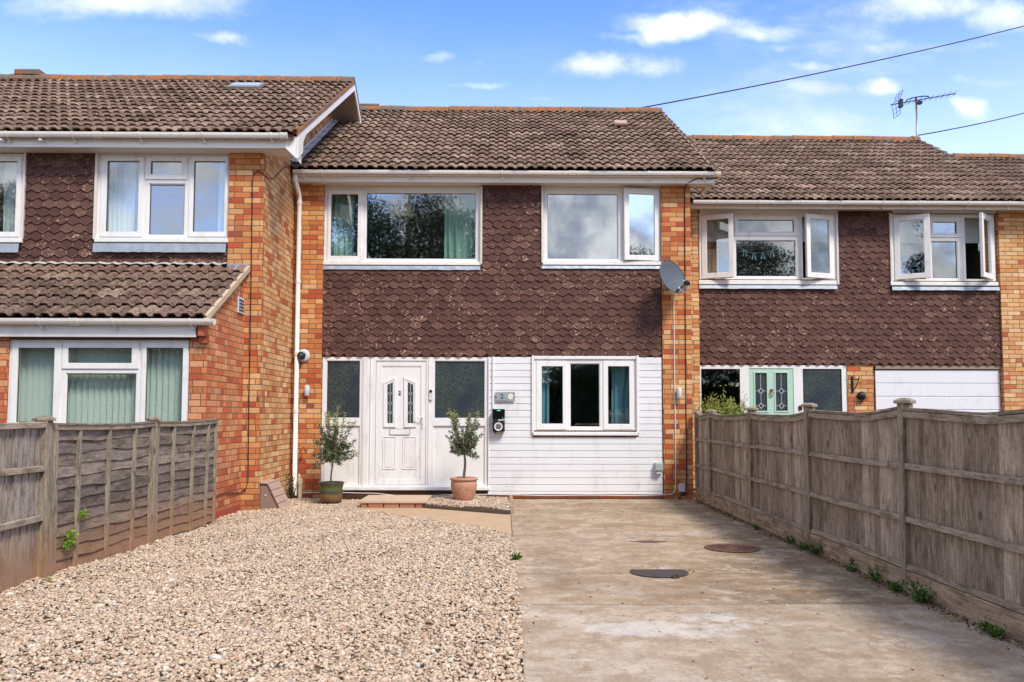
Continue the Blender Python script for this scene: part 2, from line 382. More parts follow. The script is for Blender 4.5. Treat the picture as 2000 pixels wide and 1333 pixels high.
def mat_concrete():
    m, t = new_mat('driveway_concrete'); o = ocoord(t)
    sp = t.n('ShaderNodeSeparateXYZ', ins={0: o}).outputs
    n1 = t.noise(o, 1.1, 10, .70); n2 = t.noise(o, 5.0, 9, .78); n3 = t.noise(o, 70.0, 4, .8)
    c = t.ramp(n1, [(.30, (.34, .225, .13)), (.5, (.47, .345, .225)), (.68, (.58, .455, .325))])
    c = t.mix(t.m('MULTIPLY', t.ss(t.noise(t.vm('MULTIPLY', o, (.8, .8, 1)), 2.2, 7, .7), .48, .62), .35), c, (.30, .19, .11))
    c = t.mix(t.m('MULTIPLY', t.ss(n2, .42, .72), .55), c, t.vm('MULTIPLY', c, (.66, .58, .52)))
    # dark brown band towards the fence, stronger beyond the day joint
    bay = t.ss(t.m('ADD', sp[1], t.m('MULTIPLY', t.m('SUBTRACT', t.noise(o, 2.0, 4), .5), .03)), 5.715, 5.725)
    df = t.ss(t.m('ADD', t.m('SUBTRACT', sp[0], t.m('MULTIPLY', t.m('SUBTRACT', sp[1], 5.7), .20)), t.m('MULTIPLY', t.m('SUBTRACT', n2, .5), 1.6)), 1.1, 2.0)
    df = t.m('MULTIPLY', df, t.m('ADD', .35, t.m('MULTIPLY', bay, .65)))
    c = t.mix(t.m('MULTIPLY', t.m('SUBTRACT', 1.0, bay), .45), c, (.52, .43, .33))
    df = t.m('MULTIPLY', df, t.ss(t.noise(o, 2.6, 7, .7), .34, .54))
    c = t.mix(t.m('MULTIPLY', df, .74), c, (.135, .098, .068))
    # pale worn patches
    pale = t.ss(t.noise(t.vm('MULTIPLY', t.vm('ADD', o, (4.2, 1.3, 0)), (.9, 1.5, 1)), 1.25, 7, .68), .55, .63)
    c = t.mix(t.m('MULTIPLY', pale, .40), c, (.60, .50, .41))
    for (x, y, a, b, s) in ((.98, 5.08, .50, .22, .85), (1.28, 5.35, .24, .13, .85), (2.6, 5.0, .6, .25, .3), (1.9, 9.1, .7, .18, .35), (1.1, 8.9, .45, .12, .35), (.6, 4.1, .5, .2, .2)):
        ex = t.m('DIVIDE', t.m('SUBTRACT', sp[0], x), a); ey = t.m('DIVIDE', t.m('SUBTRACT', sp[1], y), b)
        q = t.m('ADD', t.m('ADD', t.m('MULTIPLY', ex, ex), t.m('MULTIPLY', ey, ey)), t.m('MULTIPLY', t.m('SUBTRACT', n2, .5), 3.2))
        c = t.mix(t.m('MULTIPLY', t.m('SUBTRACT', 1.0, t.ss(q, .75, 1.0)), s), c, (.60, .52, .44))
    for (x, y, a, b, s) in ((.42, 6.9, .22, 1.1, .3), (1.6, 12.0, 1.3, .25, .4), (2.3, 11.3, .7, .5, .55), (1.2, 6.2, .8, .4, .22)):
        ex = t.m('DIVIDE', t.m('SUBTRACT', sp[0], x), a); ey = t.m('DIVIDE', t.m('SUBTRACT', sp[1], y), b)
        q = t.m('ADD', t.m('ADD', t.m('MULTIPLY', ex, ex), t.m('MULTIPLY', ey, ey)), t.m('MULTIPLY', t.m('SUBTRACT', n2, .5), 2.0))
        c = t.mix(t.m('MULTIPLY', t.m('SUBTRACT', 1.0, t.ss(q, .3, 1.1)), s), c, (.13, .09, .065))
    c = t.mix(t.m('MULTIPLY', t.ss(t.noise(t.vm('MULTIPLY', o, (1, .7, 1)), 8.0, 9, .8), .44, .60), .5), c, t.vm('MULTIPLY', c, (.62, .56, .50)))
    c = t.mix(t.m('MULTIPLY', t.ss(t.noise(t.vm('ADD', o, (7, 3, 0)), 14.0, 8, .8), .54, .64), .35), c, (.56, .46, .36))
    c = t.mix(t.m('MULTIPLY', t.ss(t.noise(t.vm('ADD', o, (3, 9, 0)), 2.8, 12, .74), .49, .56), .42), c, (.27, .165, .085))
    c = t.mix(t.m('MULTIPLY', t.ss(t.noise(t.vm('ADD', o, (13, 2, 0)), 3.6, 12, .76), .55, .60), .40), c, (.64, .53, .40))
    c = t.mix(t.m('MULTIPLY', t.ss(t.noise(t.vm('ADD', o, (5, 21, 0)), 22.0, 8, .8), .56, .62), .40), c, (.16, .11, .07))
    c = t.vm('MULTIPLY', c, (.92, .95, .99))
    # day joints and hair cracks
    for (y0, amp) in ((6.82, .02), (5.72, .015), (8.9, .02)):
        yy = t.m('ADD', sp[1], t.m('MULTIPLY', t.m('SUBTRACT', t.noise(o, 2.0, 4), .5), amp * 2))
        j = t.m('SUBTRACT', 1.0, t.ss(t.m('ABSOLUTE', t.m('SUBTRACT', yy, y0)), .003, .011))
        c = t.mix(t.m('MULTIPLY', j, .8), c, (.10, .075, .055))
    cr = t.n('ShaderNodeTexVoronoi', feature='DISTANCE_TO_EDGE', ins={'Vector': t.vm('ADD', o, t.vm('MULTIPLY', t.noise(o, 3.0, 5, out=1), (.6, .6, .6))), 'Scale': .55}).outputs['Distance']
    crk = t.m('MULTIPLY', t.m('SUBTRACT', 1.0, t.ss(cr, .001, .006)), t.ss(t.noise(o, .8, 2), .52, .6))
    c = t.mix(t.m('MULTIPLY', crk, .6), c, (.10, .07, .05))
    c = t.mix(t.m('MULTIPLY', t.ss(n3, .52, .70), .6), c, (.16, .11, .075))
    c = t.mix(t.m('MULTIPLY', t.ss(t.noise(o, 42.0, 3, .8), .60, .68), .5), c, (.62, .54, .44))
    finish(t, c, .9, bump=t.m('ADD', t.m('MULTIPLY', n2, .6), n3), bd=.006, bs=.6, spec=.25)
    return m
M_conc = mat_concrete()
M_path = mat_plain('path_concrete', (.46, .32, .20), .9, .15, dirt=(.2, .14, .09), sc=3, bumpy=.6)

def mat_leaf(name, stops, trans=.25):
    m, t = new_mat(name)
    r = t.n('ShaderNodeNewGeometry').outputs['Random Per Island']
    c = t.ramp(r, stops)
    b = t.n('ShaderNodeBsdfPrincipled', ins={'Base Color': c, 'Roughness': .5, 'Specular IOR Level': .4})
    tl = t.n('ShaderNodeBsdfTranslucent', ins={'Color': c})
    t.n('ShaderNodeOutputMaterial', ins={'Surface': t.n('ShaderNodeMixShader', ins={0: trans, 1: b, 2: tl})})
    return m
M_olive = mat_leaf('olive_leaves', [(0, (.055, .075, .028)), (.4, (.11, .14, .055)), (.75, (.20, .235, .12)), (1, (.46, .50, .34))])
M_olivey = mat_leaf('young_olive_leaves', [(0, (.22, .26, .08)), (.5, (.36, .40, .14)), (1, (.56, .58, .28))])
M_shrub = mat_leaf('bright_green_leaves', [(0, (.09, .19, .012)), (.5, (.19, .34, .02)), (1, (.34, .48, .04))])
M_weed = mat_leaf('weed_leaves', [(0, (.03, .08, .015)), (.6, (.06, .15, .02)), (1, (.16, .26, .04))])
M_tree = mat_leaf('dark_tree_leaves', [(0, (.010, .022, .006)), (.6, (.028, .055, .014)), (1, (.07, .11, .03))], .15)
M_dead = mat_leaf('dead_leaf_litter', [(0, (.06, .035, .02)), (.6, (.16, .09, .05)), (1, (.30, .20, .11))], .1)

# ------------------------------------------------------------------ mesh helpers
ORG = {}
class MB:
    def __init__(s): s.v = []; s.f = []; s.r = []; s.e = []
    def add(s, vs, fs, rnd=None):
        k = len(s.v); s.v.extend([tuple(map(float, v)) for v in vs]); s.f.extend([tuple(i + k for i in f) for f in fs])
        if rnd is not None: s.r.extend([rnd] * len(fs))
        return s
    def box(s, x0, x1, y0, y1, z0, z1):
        return s.add([(x0, y0, z0), (x1, y0, z0), (x1, y1, z0), (x0, y1, z0), (x0, y0, z1), (x1, y0, z1), (x1, y1, z1), (x0, y1, z1)],
                     [(0, 3, 2, 1), (4, 5, 6, 7), (0, 1, 5, 4), (1, 2, 6, 5), (2, 3, 7, 6), (3, 0, 4, 7)])
    def obox(s, c, ax, ay, az, hx, hy, hz):
        c = Vector(c); vs = []
        for k in (-1, 1):
            for (i, j) in ((-1, -1), (1, -1), (1, 1), (-1, 1)):
                vs.append(c + ax * hx * i + ay * hy * j + az * hz * k)
        return s.add(vs, [(0, 3, 2, 1), (4, 5, 6, 7), (0, 1, 5, 4), (1, 2, 6, 5), (2, 3, 7, 6), (3, 0, 4, 7)])
    def prism(s, poly, axis, a0, a1):
        n = len(poly)
        def mk(p, a):
            return {0: (a, p[0], p[1]), 1: (p[0], a, p[1]), 2: (p[0], p[1], a)}[axis]
        ar = sum(poly[i][0] * poly[(i + 1) % n][1] - poly[(i + 1) % n][0] * poly[i][1] for i in range(n))
        vs = [mk(p, a0) for p in poly] + [mk(p, a1) for p in poly]
        fs = [tuple(range(n)), tuple(range(2 * n - 1, n - 1, -1))] + [(i, i + n, (i + 1) % n + n, (i + 1) % n) for i in range(n)]
        flip = (ar > 0) != (axis == 1)
        if flip: fs = [tuple(reversed(f)) for f in fs]
        return s.add(vs, fs)
    def tube(s, pts, r, n=8, cap=True):
        pts = [Vector(p) for p in pts]; rings = []
        rr = r if hasattr(r, '__len__') else [r] * len(pts)
        up = Vector((.13, .21, 1)).normalized()
        for i, p in enumerate(pts):
            d = (pts[min(i + 1, len(pts) - 1)] - pts[max(i - 1, 0)]).normalized()
            a = d.cross(up)
            if a.length < .15: a = d.cross(Vector((1, 0, 0)))
            a.normalize(); b = d.cross(a)
            rings.append([p + (a * math.cos(2 * math.pi * k / n) + b * math.sin(2 * math.pi * k / n)) * rr[i] for k in range(n)])
        vs = [v for rg in rings for v in rg]; fs = []
        for i in range(len(pts) - 1):
            for k in range(n):
                fs.append((i * n + k, i * n + (k + 1) % n, (i + 1) * n + (k + 1) % n, (i + 1) * n + k))
        if cap:
            fs.append(tuple(range(n))); fs.append(tuple(range(len(vs) - 1, len(vs) - n - 1, -1)))
        return s.add(vs, fs)
    def loft(s, sects):                     # closed sections of equal size joined into one solid
        n = len(sects[0]); vs = [p for q in sects for p in q]; fs = []
        for i in range(len(sects) - 1):
            for k in range(n): fs.append((i * n + k, (i + 1) * n + k, (i + 1) * n + (k + 1) % n, i * n + (k + 1) % n))
        fs.append(tuple(range(n))); fs.append(tuple(range(len(vs) - 1, len(vs) - n - 1, -1)))
        return s.add(vs, fs)
    def lathe(s, prof, c, n=24, axis=2):
        vs = []; fs = []
        for (r, h) in prof:
            for k in range(n):
                a = 2 * math.pi * k / n
                if axis == 2: vs.append((c[0] + r * math.cos(a), c[1] + r * math.sin(a), c[2] + h))
                else: vs.append((c[0] + r * math.cos(a), c[1] + h, c[2] + r * math.sin(a)))
        for i in range(len(prof) - 1):
            for k in range(n):
                f = (i * n + k, i * n + (k + 1) % n, (i + 1) * n + (k + 1) % n, (i + 1) * n + k)
                fs.append(f if axis == 2 else tuple(reversed(f)))
        m = len(prof) - 1
        e = tuple(m * n + k for k in range(n)); b = tuple(n - 1 - k for k in range(n))
        fs.append(e if axis == 2 else tuple(reversed(e))); fs.append(b if axis == 2 else tuple(reversed(b)))
        return s.add(vs, fs)
    def plate(s, rect, holes, y0, y1):          # wall sheet facing -Y with rectangular holes
        X0, X1, Z0, Z1 = rect
        H = [(max(a, X0), min(b, X1), max(c, Z0), min(d, Z1)) for a, b, c, d in holes]
        H = [h for h in H if h[0] < h[1] - 1e-6 and h[2] < h[3] - 1e-6]
        xs = sorted(set([X0, X1] + [h[0] for h in H] + [h[1] for h in H]))
        zs = sorted(set([Z0, Z1] + [h[2] for h in H] + [h[3] for h in H]))
        nx, nz = len(xs) - 1, len(zs) - 1
        solid = [[not any(h[0] - 1e-7 <= (xs[i] + xs[i + 1]) / 2 <= h[1] and h[2] <= (zs[j] + zs[j + 1]) / 2 <= h[3] for h in H) for j in range(nz)] for i in range(nx)]
        idx = {}; vs = []; fs = []
        def vid(i, j, k):
            if (i, j, k) not in idx:
                idx[(i, j, k)] = len(vs); vs.append((xs[i], y1 if k else y0, zs[j]))
            return idx[(i, j, k)]
        for i in range(nx):
            for j in range(nz):
                if not solid[i][j]: continue
                fs.append((vid(i, j, 0), vid(i + 1, j, 0), vid(i + 1, j + 1, 0), vid(i, j + 1, 0)))
                fs.append((vid(i, j, 1), vid(i, j + 1, 1), vid(i + 1, j + 1, 1), vid(i + 1, j, 1)))
                if i == 0 or not solid[i - 1][j]: fs.append((vid(i, j, 0), vid(i, j + 1, 0), vid(i, j + 1, 1), vid(i, j, 1)))
                if i == nx - 1 or not solid[i + 1][j]: fs.append((vid(i + 1, j, 0), vid(i + 1, j, 1), vid(i + 1, j + 1, 1), vid(i + 1, j + 1, 0)))
                if j == 0 or not solid[i][j - 1]: fs.append((vid(i, j, 0), vid(i, j, 1), vid(i + 1, j, 1), vid(i + 1, j, 0)))
                if j == nz - 1 or not solid[i][j + 1]: fs.append((vid(i, j + 1, 0), vid(i + 1, j + 1, 0), vid(i + 1, j + 1, 1), vid(i, j + 1, 1)))
        return s.add(vs, fs)
    def ring(s, outer, inner, y0, y1):          # polygonal frame in XZ
        n = len(outer); vs = []
        for y in (y0, y1):
            vs += [(p[0], y, p[1]) for p in outer] + [(p[0], y, p[1]) for p in inner]
        fs = []
        for i in range(n):
            j = (i + 1) % n
            fs += [(i, j, n + j, n + i), (i, 2 * n + i, 2 * n + j, j), (n + i, n + j, 3 * n + j, 3 * n + i), (2 * n + i, 3 * n + i, 3 * n + j, 2 * n + j)]
        return s.add(vs, fs)
    def build(s, name, mat, parent=None, smooth=False, bevel=0, origin=None, segs=2):
        return mesh_obj(name, np.array(s.v, dtype=np.float64).reshape(-1, 3), s.f, mat, parent, smooth, bevel, origin, s.r, segs)

def mesh_obj(name, V, F, mat, parent=None, smooth=False, bevel=0, origin=None, rnd=None, segs=2):
    if parent is not None: org = ORG[parent.name]
    elif origin is not None: org = Vector(origin)
    else:
        lo, hi = V.min(0), V.max(0); org = Vector(((lo[0] + hi[0]) / 2, (lo[1] + hi[1]) / 2, lo[2]))
    me = bpy.data.meshes.new(name)
    me.from_pydata((V - np.array(org)).tolist(), [], F)
    if rnd:
        at = me.attributes.new('rnd', 'FLOAT', 'FACE'); at.data.foreach_set('value', rnd)
    me.materials.append(mat)
    if smooth: me.polygons.foreach_set('use_smooth', [True] * len(me.polygons))
    me.update()
    o = bpy.data.objects.new(name, me); C.objects.link(o)
    if parent is not None: o.parent = parent
    else: o.location = org
    ORG[o.name] = org.copy()
    if bevel:
        b = o.modifiers.new('bevel', 'BEVEL'); b.width = bevel; b.segments = segs; b.limit_method = 'ANGLE'; b.angle_limit = R_(40)
    return o

def empty(name, loc):
    o = bpy.data.objects.new(name, None); C.objects.link(o); o.location = loc; ORG[o.name] = Vector(loc); o.empty_display_size = .2
    return o
def tag(o, label, cat, group=None, kind=None):
    o['label'] = label; o['category'] = cat
    if group: o['group'] = group
    if kind: o['kind'] = kind
    return o
def struct(o):
    o['kind'] = 'structure'; return o
def text(name, s, loc, size, mat, parent, ext=.002, bold=0.0):
    cu = bpy.data.curves.new(name, 'FONT'); cu.body = s; cu.size = size; cu.extrude = ext; cu.align_x = 'CENTER'; cu.align_y = 'CENTER'; cu.offset = bold
    tmp = bpy.data.objects.new('tmp', cu); C.objects.link(tmp)
    bpy.context.view_layer.update()
    me = bpy.data.meshes.new_from_object(tmp.evaluated_get(bpy.context.evaluated_depsgraph_get()))
    bpy.data.objects.remove(tmp)
    me.materials.clear(); me.materials.append(mat)
    o = bpy.data.objects.new(name, me); C.objects.link(o); o.parent = parent
    o.rotation_euler = (math.pi / 2, 0, 0)
    o.location = Vector(loc) - ORG[parent.name]
    ORG[o.name] = Vector(loc)
    return o

# ------------------------------------------------------------------ builders
def hex_tiles(name, rects, yf, parent, seed=0, zbase=None, hw=.1665, pitch=.104):
    """Pointed clay tiles hung in courses over the rectangles (X0,X1,Z0,Z1)."""
    rr = random.Random(seed); mb = MB(); zlo = min(r[2] for r in rects); zhi = max(r[3] for r in rects)
    xlo = min(r[0] for r in rects); xhi = max(r[1] for r in rects)
    zb = zlo if zbase is None else zbase
    def clip(poly, f):
        out = []
        for i in range(len(poly)):
            a, b = poly[i], poly[(i + 1) % len(poly)]; fa, fb = f(a), f(b)
            if fa >= 0: out.append(a)
            if (fa >= 0) != (fb >= 0):
                k = fa / (fa - fb); out.append((a[0] + (b[0] - a[0]) * k, a[1] + (b[1] - a[1]) * k))
        return out
    row = 0; z = zb
    while z < zhi + .02:
        x = xlo - hw + (hw / 2 if row % 2 else 0)
        while x < xhi + hw:
            g = .0018; jz = rr.uniform(-.004, .004); jx = rr.uniform(-.0015, .0015); ty = rr.uniform(0, .0035); tl = rr.uniform(-.0012, .0012)
            x0, x1 = x + g + jx, x + hw - g + jx; xm = (x0 + x1) / 2; zt = z + jz
            poly = [(xm - .011, zt), (xm + .011, zt), (x1, zt + .038), (x1, zt + .2), (x0, zt + .2), (x0, zt + .038)]
            rv = rr.random()
            for (X0, X1, Z0, Z1) in rects:
                q = poly
                for f in (lambda p: p[0] - X0, lambda p: X1 - p[0], lambda p: p[1] - Z0, lambda p: Z1 - p[1]):
                    q = clip(q, f)
                    if len(q) < 3: break
                if len(q) < 3: continue
                n = len(q)
                yy = lambda p: yf - (.030 + ty) * (1 - (p[1] - zt) / .2) - tl * (p[0] - xm) / hw * 2
                cx_, cz_ = sum(p[0] for p in q) / n, sum(p[1] for p in q) / n
                w_ = .0085; cz_ = min(cz_, zt + .09)
                inn = []
                for p in q:
                    d_ = math.hypot(p[0] - cx_, p[1] - cz_) + 1e-6; k_ = max(0, 1 - w_ / d_); inn.append((cx_ + (p[0] - cx_) * k_, cz_ + (p[1] - cz_) * k_))
                vs = [(p[0], yy(p), p[1]) for p in q] + [(p[0], yy(p) + .019, p[1]) for p in q] + [(p[0], yy(p) - .0004, p[1]) for p in inn]
                mb.e.extend([1.0] * (2 * n) + [0.0] * n)
                mb.add(vs, [tuple(range(2 * n, 3 * n))] + [(i, (i + 1) % n, 2 * n + (i + 1) % n, 2 * n + i) for i in range(n)] + [(i, i + n, (i + 1) % n + n, (i + 1) % n) for i in range(n)], rv)
            x += hw
        z += pitch; row += 1
    o = mb.build(name, M_hex, parent)
    at = o.data.attributes.new('edge', 'FLOAT', 'POINT'); at.data.foreach_set('value', mb.e)
    return o

def roof_tiles(name, X0, X1, yE, zE, yR, zR, mat, parent, seed=0, roll=.150, rows=None, hr=.027):
    rr = random.Random(seed); mb = MB()
    L = math.hypot(yR - yE, zR - zE); sy, sz = (yR - yE) / L, (zR - zE) / L; ny, nz = -sz, sy
    rows = rows or round(L / .30); g = L / rows; tw = roll * 2; nt = math.ceil((X1 - X0) / tw)
    sag = [rr.uniform(-.006, .006) for _ in range(nt + 2)]
    def prof(u):
        c = .5 + .5 * math.cos(2 * math.pi * u / roll)
        c = min(1, max(0, (c - .12) / .50)); c = c * c * (3 - 2 * c)
        return hr * c
    for r in range(rows):
        for k in range(nt):
            a, b = X0 + k * tw, min(X0 + (k + 1) * tw, X1)
            if b - a < .03: continue
            n = 17; js = rr.uniform(-.011, .011); jh = rr.uniform(-.003, .005); th = .031 + rr.uniform(-.003, .004); tilt = rr.uniform(-.004, .004)
            s0 = r * g + js; s1 = (r + 1) * g + .035
            if r == rows - 1: s1 = L
            vs = []
            for i in range(n):
                u = a + (b - a) * i / (n - 1); h = prof(u - X0) + jh + tilt * (i / (n - 1) - .5) + sag[k] * .5
                for (s, hh) in ((s0 + .050, h + .002), (s0 + .006, h + th - .016), (s0, h + th), (s1, h + .001)):
                    vs.append((u, yE + sy * s + ny * hh, zE + sz * s + nz * hh))
            fs = []
            for i in range(n - 1):
                for j in range(3):
                    p = i * 4 + j; fs.append((p, p + 4, p + 5, p + 1))
            fs.append((0, 1, 2, 3)); q = (n - 1) * 4; fs.append((q + 3, q + 2, q + 1, q))
            mb.add(vs, fs)
    return mb.build(name, mat, parent)

def ridge(X0, X1, y, z, parent, seed=0, mat=None):
    rr = random.Random(seed); mb = MB(); x = X0; n = 7
    while x < X1 - .05:
        x2 = min(x + .45, X1); vs = []; dz = rr.uniform(-.008, .008)
        for xx, r in ((x + .004, .135), (x2 - .004, .128)):
            for i in range(n):
                a = math.pi * (i / (n - 1)); vs.append((xx, y - math.cos(a) * r * 1.05, z + dz - .055 + math.sin(a) * r))
        fs = [(i, i + n, i + 1 + n, i + 1) for i in range(n - 1)] + [tuple(range(n)), tuple(range(2 * n - 1, n - 1, -1))]
        mb.add(vs, fs); x = x2
    return mb.build('ridge_tiles', mat or M_ridge, parent)

def gutter(X0, X1, yb, zt, parent, brackets, joints, r=.055):
    mb = MB(); n = 9
    def sect(xa, xb, rad, dz=0.0):
        poly = [(yb - .055 - rad * math.cos(math.pi * i / (n - 1)), zt - rad * 1.25 * math.sin(math.pi * i / (n - 1)) + dz) for i in range(n)]
        poly = [(poly[0][0], zt + .004 + dz)] + poly + [(poly[-1][0], zt + .004 + dz)]
        return poly
    mb.prism(sect(X0, X1, r), 0, X0, X1)
    g = mb.build('gutter', M_gutter, parent)
    for x in joints:
        j = MB()
        for q in (-.045, .035):
            j.prism(sect(0, 0, r + .007, .003), 0, x + q, x + q + .016)
        j.prism(sect(0, 0, r + .004, .002), 0, x - .03, x + .036)
        j.build('gutter_union', M_gutter, parent)
    for x in brackets:
        j = MB().prism(sect(0, 0, r + .006, .004), 0, x - .011, x + .011); j.box(x - .012, x + .012, yb - .03, yb + .004, zt - .11, zt - .03)
        j.tube([(x, yb - .075, zt - .068), (x + .012, yb - .045, zt - .085), (x + .035, yb - .004, zt - .135)], .006, 5)
        j.build('gutter_bracket', M_gutter, parent)
    return g

def room(rect, d, parent, depth=2.4, mat=None):
    X0, X1, Z0, Z1 = rect; a, b, c, e = X0 - .06, X1 + .06, Z0 - .55, Z1 + .08
    mb = MB(); y0, y1 = d, d + depth
    vs = [(a, y0, c), (b, y0, c), (b, y1, c), (a, y1, c), (a, y0, e), (b, y0, e), (b, y1, e), (a, y1, e)]
    mb.add(vs, [(0, 1, 2, 3), (4, 7, 6, 5), (3, 2, 6, 7), (0, 3, 7, 4), (1, 5, 6, 2)])
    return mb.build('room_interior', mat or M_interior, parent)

def grow(r, k): return (r[0] - k, r[1] + k, r[2] - k, r[3] + k)

def window(parent, d, outer, fixed=(), sash=(), opened=(), sill=None, flash=None, glass=None, name='window', rm=2.4, sillmat=None):
    O = rp(*outer, d); F = [rp(*f, d) for f in fixed]; S = [(rp(*a, d), rp(*b, d)) for a, b in sash]
    OP = [(rp(*a, d), rp(*b, d), hs, ang) for a, b, hs, ang in opened]
    holes = F + [grow(a, -.012) for a, b in S] + [grow(a, -.014) for a, b, _, _ in OP]
    w_ = MB().plate(O, holes, d, d + .07).build(name, M_white, parent, bevel=.004)
    for f in F:
        MB().box(f[0] - .008, f[1] + .008, d + .030, d + .036, f[2] - .008, f[3] + .008).build('pane', glass or M_glass, w_)
        MB().plate(grow(f, .002), [grow(f, -.012)], d + .012, d + .029).build('glazing_bead', M_white, w_, bevel=.003)
        MB().plate(grow(f, -.0122), [grow(f, -.018)], d + .022, d + .029).build('gasket', M_black, w_)
    for a, g in S:
        MB().plate(a, [g], d - .016, d + .045).build('sash', M_white, w_, bevel=.005)
        MB().plate(grow(g, -.0005), [grow(g, -.006)], d + .008, d + .018).build('gasket', M_black, w_)
        MB().box(g[0] - .005, g[1] + .005, d + .020, d + .026, g[2] - .005, g[3] + .005).build('pane', glass or M_glass, w_)
    for a, g, hs, ang in OP:
        px = a[0] if hs == 'L' else a[1]; pv = Vector((px, d - .012, a[2]))
        rot = (-ang if hs == 'L' else ang)
        m1 = MB().plate(a, [g], d - .016, d + .035); m2 = MB().box(g[0] - .005, g[1] + .005, d + .008, d + .014, g[2] - .005, g[3] + .005)
        m3 = MB()
        hx = (a[1] - .035) if hs == 'L' else (a[0] + .035); zm = (a[2] + a[3]) / 2
        m3.box(hx - .012, hx + .012, d + .036, d + .05, zm - .05, zm + .05); m3.box(hx - .008, hx + .008, d + .05, d + .07, zm - .1, zm + .03)
        for mb, nm, mt in ((m1, 'sash', M_white), (m2, 'pane', glass or M_glass), (m3, 'window_handle', M_white)):
            V = np.array(mb.v) - np.array(pv)
            me = bpy.data.meshes.new(nm); me.from_pydata(V.tolist(), [], mb.f); me.materials.append(mt)
            o = bpy.data.objects.new(nm, me); C.objects.link(o); o.parent = w_
            o.location = pv - ORG[w_.name]; o.rotation_euler = (0, 0, rot); ORG[o.name] = pv
            if nm == 'sash':
                b = o.modifiers.new('bevel', 'BEVEL'); b.width = .005; b.segments = 2; b.limit_method = 'ANGLE'
    if sill:
        q = rp(*sill, d - .05)
        MB().box(q[0], q[1], d - .055, d + .02, q[2], q[3]).build('sill', sillmat or M_white, w_, bevel=.006)
    if flash:
        q = rp(*flash, d - .02); rr = random.Random(int(flash[0])); mb = MB(); n = 26
        vs = []
        for i in range(n + 1):
            x = q[0] + (q[1] - q[0]) * i / n; jj = rr.uniform(-.004, .004)
            vs += [(x, d - .004, q[3]), (x, d - .05 + jj, q[3] - .012), (x, d - .064 + jj, q[2] + rr.uniform(-.004, .004)), (x, d - .058 + jj, q[2] + rr.uniform(-.004, .004))]
        fs = []
        for i in range(n):
            for j in range(3): p = i * 4 + j; fs.append((p, p + 1, p + 5, p + 4))
        mb.add(vs, fs).build('lead_flashing', M_lead, w_)
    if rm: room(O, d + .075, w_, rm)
    return w_, O

def curtain(X0, X1, Z0, Z1, y, mat, label, folds=5, amp=.03, pinch=0.0, group=None, seed=0):
    rr = random.Random(seed); n = folds * 8; mb = MB(); vs = []; nz = 10; ph = rr.uniform(0, 6)
    for j in range(nz + 1):
        t = j / nz; z = Z0 + (Z1 - Z0) * t
        for i in range(n + 1):
            u = i / n; wd = 1 - pinch * math.sin(math.pi * min(1, t * 1.3)) * .5
            x = X0 + (X1 - X0) * (u * wd + (1 - wd) * (0 if pinch >= 0 else 1))
            a = amp * (.7 + .5 * math.sin(u * 9 + ph)) * (1 - .25 * t)
            vs.append((x, y + a * math.sin(u * folds * 2 * math.pi + .5 * math.sin(3 * t + ph)), z))
    k = n + 1; m = len(vs)
    vs += [(v[0], v[1] + .004, v[2]) for v in vs]
    fs = [(j * k + i, j * k + i + 1, (j + 1) * k + i + 1, (j + 1) * k + i) for j in range(nz) for i in range(n)]
    fs += [tuple(reversed([q + m for q in f])) for f in fs]
    o = mb.add(vs, fs).build('curtain', mat, smooth=True)
    return tag(o, label, 'curtain', group)

def leaf_mesh(pts, dirs, ln, wd, rs):
    """diamond leaves folded along the midrib; returns V, F"""
    n = len(pts); d = dirs / np.maximum(np.linalg.norm(dirs, axis=1, keepdims=True), 1e-6)
    r = rs.normal(size=(n, 3)); s = np.cross(d, r); s /= np.maximum(np.linalg.norm(s, axis=1, keepdims=True), 1e-6)
    nn = np.cross(s, d)
    L = (ln * rs.uniform(.65, 1.25, n))[:, None]; W = (wd * rs.uniform(.7, 1.2, n))[:, None]
    a = pts; b = pts + d * L * .45 + s * W * .5 + nn * W * .18; c = pts + d * L - nn * L * .12; e = pts + d * L * .45 - s * W * .5 + nn * W * .18
    V = np.stack([a, b, c, e], 1).reshape(-1, 3)
    F = [(4 * i, 4 * i + 1, 4 * i + 2, 4 * i + 3) for i in range(n)]
    return V, F

# ================================================================== THE GROUND
def sheet(name, poly, z, mat, thick=.25):
    return struct(MB().prism(poly, 2, z - thick, z).build(name, mat))
g = MB().add([(-160, -160, -.03), (160, -160, -.03), (160, 200, -.03), (-160, 200, -.03)], [(0, 1, 2, 3)]).build('ground', M_earth); struct(g)
g = MB().box(-80, 80, -9.5, -3.5, -.026, -.008).build('road', M_asph); struct(g)
gp = [ong(697, 994), ong(765, 1004), ong(860, 1017), ong(940, 1030), ong(1000, 1043)]
edge = [(p[0], p[1]) for p in gp]
XC = .10
gravel_poly = [(-3.58, -3.4), (XC, -3.4), (XC, edge[-1][1])] + list(reversed(edge[:-1])) + [(-1.95, 12.74), (-3.2, 12.74), (-3.2, 11.2), (-3.42, 11.1), (-3.58, 10.2)]
sheet('gravel_bed', gravel_poly, -.016, M_grit, .01)
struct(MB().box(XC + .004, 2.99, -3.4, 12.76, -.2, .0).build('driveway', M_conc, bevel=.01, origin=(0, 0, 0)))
pth = [(XC, edge[-1][1])] + list(reversed(edge[:-1])) + [(-1.95, 12.72), (XC, 12.72)]
sheet('path', pth, -.006, M_path, .1)

